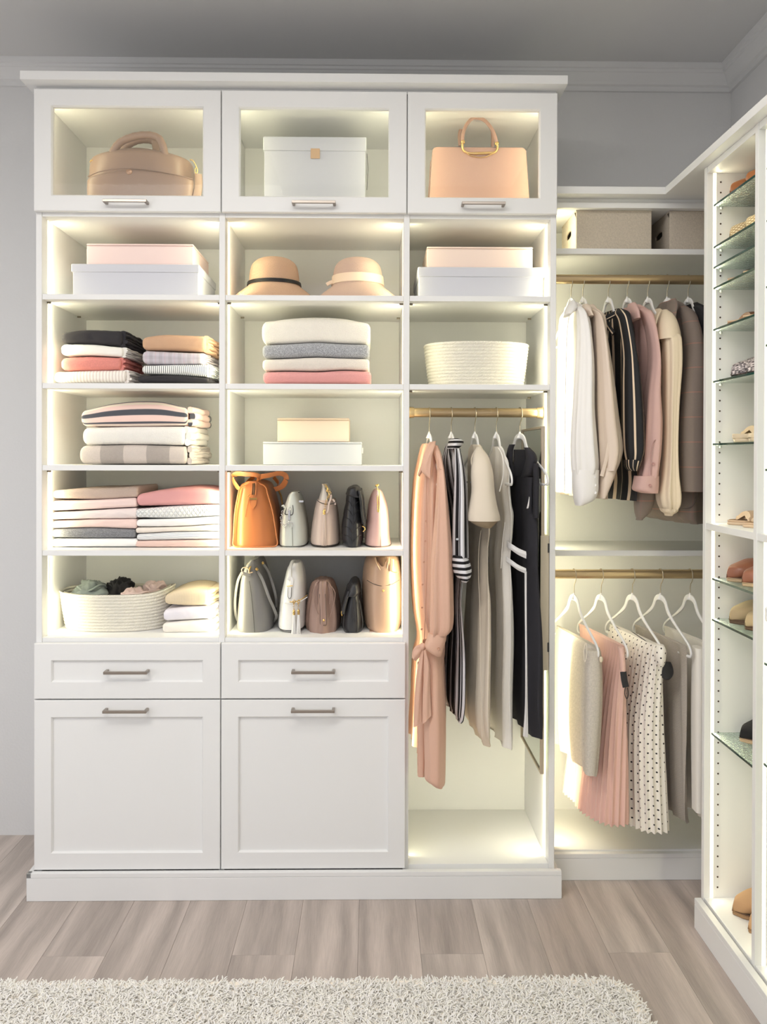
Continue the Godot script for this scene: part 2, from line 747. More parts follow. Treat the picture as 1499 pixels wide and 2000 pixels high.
func white() -> StandardMaterial3D:
	return M("melamine", C("f1f1f0"), 0.42, {"spec": 0.4})


func glow(key: String, c: Color, e: float) -> StandardMaterial3D:
	var m := M(key, Color(1, 1, 1), 0.5)
	m.emission_enabled = true
	m.emission = c
	m.emission_energy_multiplier = e
	return m


# ---------------------------------------------------------------- the room

func room():
	var paint := M("wall_paint", C("e4e4e4"), 0.85, {"nrm": "felt", "tri": 3.0, "bump": 0.06})
	var flat := M("ceiling_paint", C("dcdcdc"), 0.9)
	var trim := M("trim_paint", C("e6e6e6"), 0.5)
	var wb := BACK - 0.014
	var L := -1.5
	var F := 4.6
	structure(bx(Vector3(L - 0.12, -0.02, wb - 0.12), Vector3(WALLR + 0.12, CEIL + 0.1, wb), 0.001), "wall_back", paint)
	structure(bx(Vector3(WALLR, -0.02, wb), Vector3(WALLR + 0.12, CEIL + 0.1, F), 0.001), "wall_right", paint)
	var kf := Kit.new()
	for q in [[L - 0.12, -0.6, -0.02, CEIL + 0.1], [2.0, WALLR + 0.12, -0.02, CEIL + 0.1], [-0.6, 2.0, -0.02, 0.7], [-0.6, 2.0, 2.5, CEIL + 0.1]]:
		kf.box(Vector3(q[0], q[2], F), Vector3(q[1], q[3], F + 0.12), 0.001)
	structure(kf, "wall_front", paint)
	kf = Kit.new()
	for q in [[-0.6, -0.54, 0.7, 2.5], [1.94, 2.0, 0.7, 2.5], [0.67, 0.73, 0.7, 2.5], [-0.6, 2.0, 0.7, 0.76], [-0.6, 2.0, 2.44, 2.5]]:
		kf.box(Vector3(q[0], q[2], F + 0.03), Vector3(q[1], q[3], F + 0.09), 0.003)
	var added_win2 := structure(kf, "added_window_2", trim)  # added rear window around the fill light
	structure(bx(Vector3(L - 0.12, CEIL, wb - 0.12), Vector3(WALLR + 0.12, CEIL + 0.12, F + 0.12), 0.001), "ceiling", flat)
	# left wall round its unseen window
	var k := Kit.new()
	for q in [[wb, 1.0, 0, CEIL], [3.2, F, 0, CEIL], [1.0, 3.2, 0, 0.4], [1.0, 3.2, 2.5, CEIL]]:
		k.box(Vector3(L - 0.12, q[2] - 0.02, q[0]), Vector3(L, q[3] + 0.02, q[1]), 0.001)
	structure(k, "wall_left", paint)
	k = Kit.new()
	for q in [[1.0, 1.06, 0.4, 2.5], [3.14, 3.2, 0.4, 2.5], [2.07, 2.13, 0.4, 2.5], [1.0, 3.2, 0.4, 0.46], [1.0, 3.2, 2.44, 2.5]]:
		k.box(Vector3(L - 0.09, q[2], q[0]), Vector3(L - 0.03, q[3], q[1]), 0.003)
	var win := structure(k, "unseen_window_1", trim)  # out of view, placed to light the closet from the left
	var pane := M("pane", Color(1, 1, 1, 0.06), 0.02)
	pane.transparency = BaseMaterial3D.TRANSPARENCY_ALPHA
	part(bx(Vector3(-0.54, 0.76, F + 0.06), Vector3(1.94, 2.44, F + 0.064), 0.0005), "pane", pane, added_win2)
	part(bx(Vector3(L - 0.064, 0.46, 1.06), Vector3(L - 0.06, 2.44, 3.14), 0.0005), "pane", pane, win)
	# ceiling panels out of view, placed to light the floor and fronts
	for c in [Vector3(0.0, CEIL, 2.0), Vector3(1.2, CEIL, 1.4)]:
		var t := thing("unseen_ceiling_panel", "unseen flat white ceiling light panel nearer the left window" if c.x < 1.0 else "unseen flat white ceiling light panel nearer the closet", "light", c)
		var fk := Kit.new()
		fk.box(c + Vector3(-0.62, -0.03, -0.32), c + Vector3(0.62, 0.0, 0.32), 0.003)
		part(fk, "frame", trim, t)
		part(bx(c + Vector3(-0.6, -0.034, -0.3), c + Vector3(0.6, -0.03, 0.3), 0.001), "diffuser", glow("unseen_panel_diffuser", Color(1, 0.985, 0.96), 1.0), t)
	# the floor: planks laid front to back, their ends staggered by thirds
	var base := structure(bx(Vector3(L, -0.03, wb), Vector3(WALLR, -0.0035, F), 0.001), "floor", M("underlay", C("6e655e"), 0.9))
	var tones := []
	for h in ["e2dbd7", "ddd6d2", "e5dfdb", "e0d9d5", "dad3cf"]:
		tones.append(M("oak_" + h, C(h), 0.5, {"tex": "wood", "spec": 0.35}))
	var meshes := {}
	var w := 0.178
	for i in range(-10, 14):
		var x0 := 0.146 + i * w
		var x1 := minf(x0 + w, WALLR)
		x0 = maxf(x0, L)
		if x1 - x0 < 0.02:
			continue
		var z: float = 0.334 - 1.22 + [0.0, 0.41, 0.8][posmod(i, 3)] - 1.22
		while z < F:
			var a := maxf(z, wb)
			var b := minf(z + 1.22, F)
			z += 1.22
			if b - a < 0.03:
				continue
			var key := "%.3f %.3f %d" % [x1 - x0, b - a, rng.randi() % 7]
			if not meshes.has(key):
				var p := Kit.new()
				p.box(Vector3(0, -0.008, 0), Vector3(x1 - x0 - 0.0003, 0, b - a - 0.0003), 0.0006)
				var off := Vector2(rng.randf() * 0.6 - p.uv[0].x, rng.randf() * 0.2)
				for j in p.uv.size():
					p.uv[j] = p.uv[j] * Vector2(2.2, 0.62) + off
				meshes[key] = p.done(Vector3.ZERO)
			var o := MeshInstance3D.new()
			o.name = "plank"
			o.mesh = meshes[key]
			o.material_override = tones[rng.randi() % tones.size()]
			o.position = Vector3(x0, 0, a)
			base.add_child(o, true)
	# crown moulding: one profile along the back wall and the right wall, mitred in the corner
	var prof := [[0.0, -0.078], [0.012, -0.078], [0.013, -0.064], [0.022, -0.06], [0.026, -0.052], [0.045, -0.03], [0.05, -0.028], [0.052, -0.02], [0.058, -0.018], [0.060, -0.004], [0.060, 0.0]]
	var d := 1.12
	var kb := Kit.new()
	var kr := Kit.new()
	for i in prof.size() - 1:
		var a: Array = prof[i]
		var b: Array = prof[i + 1]
		var out := Vector3(0, -absf(b[0] - a[0]) - 0.001, absf(b[1] - a[1]))
		kb.quad(Vector3(L, CEIL + a[1] * d, wb + a[0]), Vector3(WALLR - a[0], CEIL + a[1] * d, wb + a[0]), Vector3(WALLR - b[0], CEIL + b[1] * d, wb + b[0]), Vector3(L, CEIL + b[1] * d, wb + b[0]), out)
		kr.quad(Vector3(WALLR - a[0], CEIL + a[1] * d, F), Vector3(WALLR - a[0], CEIL + a[1] * d, wb + a[0]), Vector3(WALLR - b[0], CEIL + b[1] * d, wb + b[0]), Vector3(WALLR - b[0], CEIL + b[1] * d, F), Vector3(-out.z, out.y, 0))
	structure(kb, "trim_1", trim)
	structure(kr, "trim_2", trim)


func rug():
	var t := thing("shag_rug", "cream shag rug with a rounded corner on the plank floor", "rug", Vector3(0.5, 0, 1.2))
	var x0 := -0.9
	var x1 := 1.765
	var z0 := 0.485
	var z1 := 1.9
	var rad := 0.09
	var o := []
	for c in [[x1 - rad, z0 + rad, -PI / 2], [x1 - rad, z1 - rad, 0.0], [x0 + rad, z1 - rad, PI / 2], [x0 + rad, z0 + rad, PI]]:
		for i in 7:
			var q: float = c[2] + PI / 2 * i / 6.0
			o.append(Vector2(c[0] + cos(q) * rad, c[1] + sin(q) * rad))
	var k := Kit.new()
	k.slab(o, 0.001, 0.0235, 0.012, 4)
	k.lay()
	part(k, "backing", M("rug_back", C("fff6ea"), 0.95), t)
	var s := Kit.new()
	s.sweep(curve([Vector3(0, 0, 0), Vector3(0.002, 0.45, 0), Vector3(0.12, 0.85, 0.03), Vector3(0.3, 1.0, 0.06)], 1), [0.085, 0.105, 0.095, 0.04], [0.07, 0.09, 0.08, 0.03], 5)
	var pile := s.done(Vector3.ZERO)
	var places := []
	var shades := []
	var nz := noise(9.0, FastNoiseLite.TYPE_SIMPLEX_SMOOTH, 2, 4)
	var z := z0 + 0.002
	while z < z1:
		var near := z < 0.80
		var step := 0.0042 if near else 0.009
		var x := x0
		while x < x1:
			var p := Vector2(x + rng.randf_range(-1, 1) * step * 0.7, z + rng.randf_range(-1, 1) * step * 0.7)
			x += step
			var e := Vector2(maxf(p.x - (x1 - rad), 0.0), maxf((z0 + rad) - p.y, 0.0))
			if p.x > x1 or p.y < z0 or p.y > z1 or e.length() > rad or p.x < -0.85:
				continue
			var lean := nz.get_noise_2d(p.x, p.y) * 3.0 + rng.randf_range(-1.3, 1.3)
			var size := 0.019 * rng.randf_range(0.75, 1.25) * (1.0 if near else 1.5)
			var b := Basis(Vector3.UP, lean * 1.9) * Basis(Vector3.RIGHT, rng.randf_range(-0.35, 0.35)) * Basis(Vector3.FORWARD, rng.randf_range(0.3, 1.15))
			places.append(Transform3D(b.scaled(Vector3.ONE * size), Vector3(p.x, 0.0185 - 0.010 * pow(e.length() / rad, 4.0), p.y) - t.position))
			var v := rng.randf_range(0.93, 1.0)
			shades.append(Color(v, v * 0.975, v * (0.895 + rng.randf() * 0.05)))
		z += step
	var mm := MultiMesh.new()
	mm.transform_format = MultiMesh.TRANSFORM_3D
	mm.use_colors = true
	mm.mesh = pile
	mm.instance_count = places.size()
	for i in places.size():
		mm.set_instance_transform(i, places[i])
		mm.set_instance_color(i, shades[i])
	var mi := MultiMeshInstance3D.new()
	mi.name = "pile"
	mi.multimesh = mm
	var m := M("pile", Color.WHITE, 0.95, {"back": Color(0.3, 0.29, 0.27)})
	m.vertex_color_use_as_albedo = true
	mi.material_override = m
	mi.set_meta("kind", "stuff")
	t.add_child(mi, true)


# ---------------------------------------------------------------- the built-in closet

const LED := Color(1.0, 0.97, 0.81)


func strip(t: Node3D, x: float, y0: float, y1: float, z: float, towards: Vector3, energy: float):   # an aluminium profile with a glowing lens, and its light
	var s := signf(towards.x) if absf(towards.x) >= absf(towards.z) * 0.6 else 0.0
	# a white profile let into the panel, and the narrow lens on it
	var k := Kit.new()
	var ax := Vector3(s, 0, 0) if s != 0.0 else Vector3(0, 0, signf(towards.z))
	var w := Vector3(0, 0, 1) if s != 0.0 else Vector3(1, 0, 0)
	var c := Vector3(x, 0, z)
	var a := c - ax * 0.004 - w * 0.006
	var b := c + ax * 0.0004 + w * 0.006
	k.box(Vector3(minf(a.x, b.x), y0, minf(a.z, b.z)), Vector3(maxf(a.x, b.x), y1, maxf(a.z, b.z)), 0.0003)
	var profile := part(k, "led_strip", M("led_profile", C("f4f3ee"), 0.5), t)
	k = Kit.new()
	var p := [c - w * 0.005 + ax * 0.0005, c - w * 0.0042 + ax * 0.0012, c + w * 0.0042 + ax * 0.0012, c + w * 0.005 + ax * 0.0005]
	k.quad(p[1] + Vector3(0, y0, 0), p[2] + Vector3(0, y0, 0), p[2] + Vector3(0, y1, 0), p[1] + Vector3(0, y1, 0), ax)
	k.quad(p[0] + Vector3(0, y0, 0), p[1] + Vector3(0, y0, 0), p[1] + Vector3(0, y1, 0), p[0] + Vector3(0, y1, 0), ax - w)
	k.quad(p[2] + Vector3(0, y0, 0), p[3] + Vector3(0, y0, 0), p[3] + Vector3(0, y1, 0), p[2] + Vector3(0, y1, 0), ax + w)
	part(k, "light_lens", glow("led_lens", LED, 1.6), profile)
	var at := Vector3(x, (y0 + y1) / 2.0, z) + towards.normalized() * 0.010
	area(at - org[t], towards, Vector2(0.01, y1 - y0 - 0.01), energy * (y1 - y0), LED, "led_light", t)


func handle(x0: float, x1: float, y: float, z: float, parent: Node3D):      # a square bar pull on two posts
	var m := M("brushed_nickel", C("a69d95"), 0.32, {"metal": 1.0})
	var k := Kit.new()
	k.box(Vector3(x0, y - 0.0045, z + 0.026), Vector3(x1, y + 0.0045, z + 0.034), 0.0012)
	for x in [x0, x1 - 0.009]:
		k.box(Vector3(x, y - 0.0045, z), Vector3(x + 0.009, y + 0.0045, z + 0.03), 0.0012)
	part(k, "handle", m, parent)


func shaker(t: Node3D, called: String, x0: float, x1: float, y0: float, y1: float, m: Material) -> MeshInstance3D:
	var k := Kit.new()
	k.frame(x0, x1, y0, y1, 0.001, 0.02, 0.054, 0.054, 0.053, 0.053)
	var d := part(k, called, m, t)
	part(bx(Vector3(x0 + 0.05, y0 + 0.05, 0.003), Vector3(x1 - 0.05, y1 - 0.05, 0.011), 0.0005), "recessed_panel", m, d)
	return d


func closet():
	var m := white()
	var where := ["left", "middle", "right"]
	var labels := ["tall white shelving tower with rope basket at its foot, leftmost section", "tall white shelving tower holding hats and two rows of handbags", "tall white tower with gold hanging rod and dresses"]
	var ends := [[0.0, X1], [X1, X2], [X2, X3]]
	var tops := [1.9255, 1.6416, 1.3793, 1.1065]
	for c in 3:
		var t := thing("closet_tower", labels[c], "closet", Vector3((ends[c][0] + ends[c][1]) / 2.0, 0, -0.2))
		var a: float = T if c == 0 else ends[c][0] + T / 2
		var b: float = X3 - T if c == 2 else ends[c][1] - T / 2
		if c == 0:
			part(bx(Vector3(0, KICK - 0.02, BACK), Vector3(T, TOP, 0), 0.0012), "side_panel", m, t)
		part(bx(Vector3(b, KICK - 0.02, BACK), Vector3(b + T, TOP, 0), 0.0012), "side_panel", m, t)
		part(bx(Vector3(a, KICK - 0.02, BACK - 0.012), Vector3(b, TOP, BACK), 0.0005), "back_panel", m, t)
		part(bx(Vector3(a, TOP - 0.022, BACK), Vector3(b, TOP, -0.002), 0.001), "top_panel", m, t)
		part(bx(Vector3(a, 2.1719, BACK), Vector3(b, 2.1909, -0.002), 0.001), "shelf", m, t)
		var floor_y: float = 0.094 if c == 2 else 0.8265
		part(bx(Vector3(a, floor_y - T, BACK), Vector3(b, floor_y, -0.003), 0.001), "shelf", m, t)
		for i in (2 if c == 2 else 4):
			part(bx(Vector3(a, tops[i] - 0.0175, BACK), Vector3(b, tops[i], -0.003), 0.001), "shelf", m, t)
			if i % 2 == 0 or c == 2:
				for q in [[a, 1.0], [b, -1.0]]:
					for z in [-0.045, -0.33]:
						part(turned([[0.003, 0.0], [0.003, 0.012], [0.0, 0.0125]], Vector3(q[0], tops[i] - 0.0205, z), 8, Vector3(q[1], 0, 0)), "shelf_pin", M("pin", C("8d8478"), 0.35, {"metal": 1.0}), t)
		if c == 0:                                        # the narrow side faces of the drawers' box
			part(bx(Vector3(a, 0.62, -0.02), Vector3(b, 0.637, -0.002), 0.001), "rail", m, t)
		# lift-up glass door
		var e0: float = ends[c][0] + (0.001 if c == 0 else 0.0016)
		var e1: float = ends[c][1] - (0.002 if c == 2 else 0.0016)
		var k := Kit.new()
		k.frame(e0, e1, 2.1842, 2.5695, 0.001, 0.02, 0.054, 0.054, 0.052, 0.048)
		var door := part(k, "glass_door", m, t)
		var gl := M("door_glass", Color(1, 1, 1, 0.03), 0.0)
		gl.transparency = BaseMaterial3D.TRANSPARENCY_ALPHA
		gl.metallic_specular = 0.1
		part(bx(Vector3(e0 + 0.05, 2.225, 0.004), Vector3(e1 - 0.05, 2.524, 0.008), 0.0005), "pane", gl, door)
		var hx: float = (e0 + e1) / 2.0
		handle(hx - 0.069, hx + 0.069, 2.2085, 0.02, door)
		if c < 2:
			var dr := shaker(t, "drawer", e0, e1, 0.6365, 0.8128, m)
			handle(hx - 0.069, hx + 0.069, 0.7245, 0.011, dr)
			var hd := shaker(t, "hamper_door", e0, e1, 0.0915, 0.6320, m)
			handle(hx - 0.069, hx + 0.069, 0.604, 0.02, hd)
		# light strips in both sides
		var low := floor_y
		for q in [[a, 1.0], [b, -1.0]]:
			strip(t, q[0], low, 2.1719, -0.052, Vector3(q[1], 0, -1.3), 0.15 if c < 2 else 0.16 if q[1] < 0.0 else 0.05)
			strip(t, q[0], 2.1909, TOP - 0.022, -0.03, Vector3(q[1], 0, -1.2), 0.115)  # unseen strips, placed to light the space behind the glass door
	# what runs across all three
	var at := thing("closet_top_board", "long white cornice board across the top of the tall closet", "closet top", Vector3(X3 / 2, TOP, 0))
	part(bx(Vector3(-0.027, 2.5805, BACK), Vector3(X3 + 0.022, 2.6085, 0.06), 0.0015), "board", m, at)
	part(bx(Vector3(0.002, TOP, BACK), Vector3(X3 - 0.002, 2.5805, 0.004), 0.001), "spacer", m, at)
	var pl := thing("closet_plinth", "long white plinth along the foot of the tall closet", "plinth", Vector3(X3 / 2, 0, 0))
	part(bx(Vector3(-0.0166, 0, BACK), Vector3(X3 + 0.0166, 0.0735, 0.0368), 0.0015), "base", m, pl)
	part(bx(Vector3(-0.0166, 0.0735, 0.018), Vector3(X3 + 0.0166, 0.0885, 0.0368), 0.0015), "front_lip", m, pl)
	part(bx(Vector3(-0.0166, 0.0735, BACK), Vector3(-0.001, 0.0885, 0.0368), 0.0015), "side_lip", m, pl)
	rod("gold closet rod carrying the dresses under the white rope basket", X2 + T / 2, X3 - T, P(920, 806, -0.115).y, -0.115)
	mirror()


func rod(label: String, x0: float, x1: float, y: float, z: float):
	var m := M("champagne_metal", C("c2ac88"), 0.34, {"metal": 0.8})
	var t := thing("closet_rod", label, "rod", Vector3((x0 + x1) / 2, y, z))
	part(turned([[0.0, 0.0], [0.0155, 0.0], [0.0155, x1 - x0 - 0.004]], Vector3(x0 + 0.002, y, z), 28, Vector3.RIGHT), "bar", m, t)
	for q in [[x0, 1.0], [x1, -1.0]]:
		part(turned([[0.0, 0.0], [0.021, 0.0], [0.021, 0.004], [0.019, 0.006], [0.018, 0.02], [0.016, 0.021]], Vector3(q[0], y, z), 24, Vector3(q[1], 0, 0)), "flange", m, t)


func mirror():
	var fr := M("mirror_frame", C("cdbfa9"), 0.4, {"metal": 0.6})
	var x := 1.620
	var t := thing("pull_out_mirror", "tall framed pull-out mirror on the side panel beside the black dress", "mirror", Vector3(x, 0.4, -0.2))
	var y0 := 0.382
	var y1 := 1.508
	var k := Kit.new()
	k.box(Vector3(x, y0, -0.018), Vector3(x + 0.012, y1, -0.006), 0.001)
	k.box(Vector3(x, y0, -0.372), Vector3(x + 0.012, y1, -0.362), 0.001)
	k.box(Vector3(x, y0, -0.362), Vector3(x + 0.012, y0 + 0.008, -0.018), 0.001)
	k.box(Vector3(x, y1 - 0.008, -0.362), Vector3(x + 0.012, y1, -0.018), 0.001)
	part(k, "frame", fr, t)
	part(bx(Vector3(x + 0.004, y0 + 0.007, -0.363), Vector3(x + 0.009, y1 - 0.007, -0.017), 0.0005), "mirror_glass", M("mirror", C("d3dad2"), 0.02, {"metal": 1.0}), t)
	part(bx(Vector3(x + 0.0125, 0.72, -0.36), Vector3(x + 0.0255, 1.155, -0.002), 0.001), "slide", M("slide", C("d9cdb7"), 0.45), t)
	part(bx(Vector3(x - 0.003, 0.72, -0.005), Vector3(x + 0.024, 1.155, 0.0), 0.001), "slide_cover", M("slide", C("d9cdb7"), 0.45), t)
	for y in [0.78, 1.1]:
		part(bx(Vector3(x + 0.0205, y, -0.004), Vector3(x + 0.0258, y + 0.03, 0.0025), 0.0005), "catch", M("catch", C("3a3a3a"), 0.4), t)


func corner_unit():
	var m := white()
	var t := thing("corner_unit", "white corner unit with two gold rods of blouses and skirts", "closet", Vector3(1.95, 0, -0.25))
	var a := X3
	var b := WALLR - 0.002
	part(bx(Vector3(a, KICK - 0.02, BACK - 0.012), Vector3(b, 2.2575, BACK), 0.0005), "back_panel", m, t)
	for q in [[2.2575, 0.0185], [2.104, 0.019], [1.0966, 0.019], [KICK, 0.019]]:
		part(bx(Vector3(a, q[0] - q[1], BACK), Vector3(b, q[0], S4), 0.001), "shelf", m, t)
	part(bx(Vector3(b - T, KICK - 0.02, BACK), Vector3(b, 2.239, S4), 0.001), "side_panel", m, t)
	part(bx(Vector3(a + 0.0175, 0, -0.2), Vector3(WALLR - 0.003, 0.0735, S4 + 0.02), 0.0015), "plinth", m, t)
	part(bx(Vector3(a + 0.0175, 0.0735, S4), Vector3(WALLR - 0.003, 0.0885, S4 + 0.02), 0.0015), "plinth_lip", m, t)
	part(bx(Vector3(a, 2.2575, BACK), Vector3(b, 2.2716, S4 - 0.008), 0.001), "spacer", m, t)
	strip(t, a, KICK, 2.0, -0.135, Vector3(1, 0, -0.8), 0.22)
	strip(t, a, 2.104, 2.239, -0.135, Vector3(1, 0, -0.8), 0.2)
	# the top board turns the corner
	var tb := thing("corner_top_board", "white L-shaped cornice board over the corner unit and shoe shelves", "closet top", Vector3(2.2, 2.27, 0.2))
	part(bx(Vector3(a + 0.001, 2.2716, BACK), Vector3(WALLR - 0.001, 2.2966, S4 + 0.046), 0.0015), "board", m, tb)
	part(bx(Vector3(2.035, 2.2716, S4 + 0.0462), Vector3(WALLR - 0.001, 2.2966, 2.2), 0.0015), "board", m, tb)
	rod("gold closet rod with blouses under the fabric bins", a, 2.3, P(1240, 546, -0.115).y, -0.115)
	rod("gold closet rod with skirts below the middle shelf", a, 2.3, P(1240, 1121, -0.115).y, -0.115)


func shoe_cabinets():
	var m := white()
	var gm := M("shelf_glass", Color(0.90, 0.97, 0.95, 0.08), 0.04, {"nrm": "glass", "tri": 14.0, "bump": 1.2})
	gm.refraction_enabled = true
	gm.refraction_scale = 0.05
	gm.transparency = BaseMaterial3D.TRANSPARENCY_ALPHA
	var edge := M("glass_edge", C("1f4a42"), 0.1)
	var x0 := SHOE - 0.0
	var xb := WALLR - 0.014
	var bays := [[0.196, 0.554], [0.554, 0.86], [0.86, 1.5]]
	var levels := [[2.1588, 2.0343, 1.9739, 1.9127, 1.7896, 1.6358, 1.4504, 1.05, 0.9286, 0.5887], [2.155, 2.02, 1.85, 1.70, 1.38, 0.88, 0.62]]
	for i in 2:
		var t := thing("shoe_cabinet", ["white shoe cabinet with glass shelves, the bay next to the blouses", "second white shoe cabinet bay at the right edge, beyond the divider"][i], "shoe cabinet", Vector3(2.2, 0, (bays[i][0] + bays[i][1]) / 2))
		var a: float = bays[i][0] + (T if i == 0 else 0.0)
		var b: float = bays[i][1] - T
		if i == 0:
			part(bx(Vector3(x0, KICK - 0.02, bays[0][0]), Vector3(xb, 2.2716, a), 0.0012), "side_panel", m, t)
		part(bx(Vector3(x0, KICK - 0.02, b), Vector3(xb, 2.2716, b + T), 0.0012), "side_panel", m, t)
		part(bx(Vector3(xb, KICK - 0.02, bays[i][0]), Vector3(xb + 0.012, 2.2716, bays[i][1]), 0.0005), "back_panel", m, t)
		part(bx(Vector3(x0 + 0.002, 2.2526, a), Vector3(xb, 2.2716, b), 0.001), "top_panel", m, t)
		part(bx(Vector3(x0 + 0.002, KICK - T, a), Vector3(xb, KICK, b), 0.001), "shelf", m, t)
		part(bx(Vector3(x0 + 0.002, 1.194, a), Vector3(xb, 1.2135, b), 0.001), "shelf", m, t)
		for y in levels[i]:
			var g := part(bx(Vector3(x0 + 0.022, y - 0.006, a + 0.001), Vector3(xb - 0.002, y, b - 0.001), 0.0008), "glass_shelf", gm, t)
			part(bx(Vector3(x0 + 0.0205, y - 0.0062, a + 0.001), Vector3(x0 + 0.0218, y + 0.0002, b - 0.001), 0.0003), "edge", edge, g)
			part(turned([[0.0, 0.0], [0.0045, 0.0], [0.0045, 0.007], [0.003, 0.009], [0.0, 0.009]], Vector3(x0 + 0.042, y - 0.011, a), 10, Vector3(0, 0, 1)), "shelf_pin", M("clear_pin", C("d9dedd"), 0.2), t)
		var hk := Kit.new()
		var y := 0.125
		while y < 2.25:
			hk.lathe([[0.0027, 0.0], [0.0027, 0.0006], [0.0, 0.0006]], Vector3(x0 + 0.042, y, a), 8, Vector3(0, 0, 1))
			y += 0.0309
		var holes := part(hk, "peg_hole_discs", M("hole", C("4a3a30"), 0.8), t)  # dark discs: the shade inside the holes is put into their colour
		holes.set_meta("kind", "stuff")
		for seg in [[KICK, 1.194], [1.2135, 2.2526]]:
			strip(t, x0 + 0.024, seg[0], seg[1], a, Vector3(0.45, 0, 1), 0.045 if i == 0 else 0.03)
			strip(t, x0 + 0.024, seg[0], seg[1], b, Vector3(0.45, 0, -1), 0.045 if i == 0 else 0.03)  # turned away from view, placed to light the opposite panel
	var rl := thing("shoe_cabinet_plinth", "white plinth along the foot of the shoe cabinets", "plinth", Vector3(2.1, 0, 0.8))
	part(bx(Vector3(2.0415, 0, 0.207), Vector3(WALLR - 0.002, 0.0735, 0.84), 0.0015), "base", m, rl)
	part(bx(Vector3(2.0415, 0.0735, 0.207), Vector3(SHOE - 0.004, 0.0905, 0.84), 0.0015), "front_lip", m, rl)
	# the deeper drawer unit at the picture's right edge
	var du := thing("drawer_unit", "deep white drawer unit with a rounded counter at the right edge", "drawers", Vector3(2.15, 0, 1.2))
	var o := []
	for i in 7:
		var q := PI + PI / 2 * i / 6.0
		o.append(Vector2(1.955 + 0.02 + cos(q) * 0.02, 0.826 + 0.02 + sin(q) * 0.02))
	o.append_array([Vector2(2.058, 0.826), Vector2(2.06, 0.863), Vector2(2.395, 0.863), Vector2(2.395, 1.5), Vector2(1.955, 1.5)])
	var k := Kit.new()
	k.slab(o, 1.041, 1.074, 0.004, 3)
	k.lay()
	part(k, "counter", m, du)
	part(bx(Vector3(1.99, 0.0, 0.862), Vector3(2.395, 1.041, 1.5), 0.001), "body", m, du)
	for q in [[0.02, 0.29], [0.296, 0.56], [0.566, 0.80], [0.806, 1.036]]:
		var d := part(bx(Vector3(1.968, q[0], 0.845), Vector3(1.9895, q[1], 1.5), 0.003), "drawer", m, du)
		part(bx(Vector3(1.936, (q[0] + q[1]) / 2 - 0.005, 1.1), Vector3(1.968, (q[0] + q[1]) / 2 + 0.005, 1.24), 0.002), "handle", M("brushed_nickel", C("a69d95"), 0.32, {"metal": 1.0}), d)


# ---------------------------------------------------------------- folded clothes

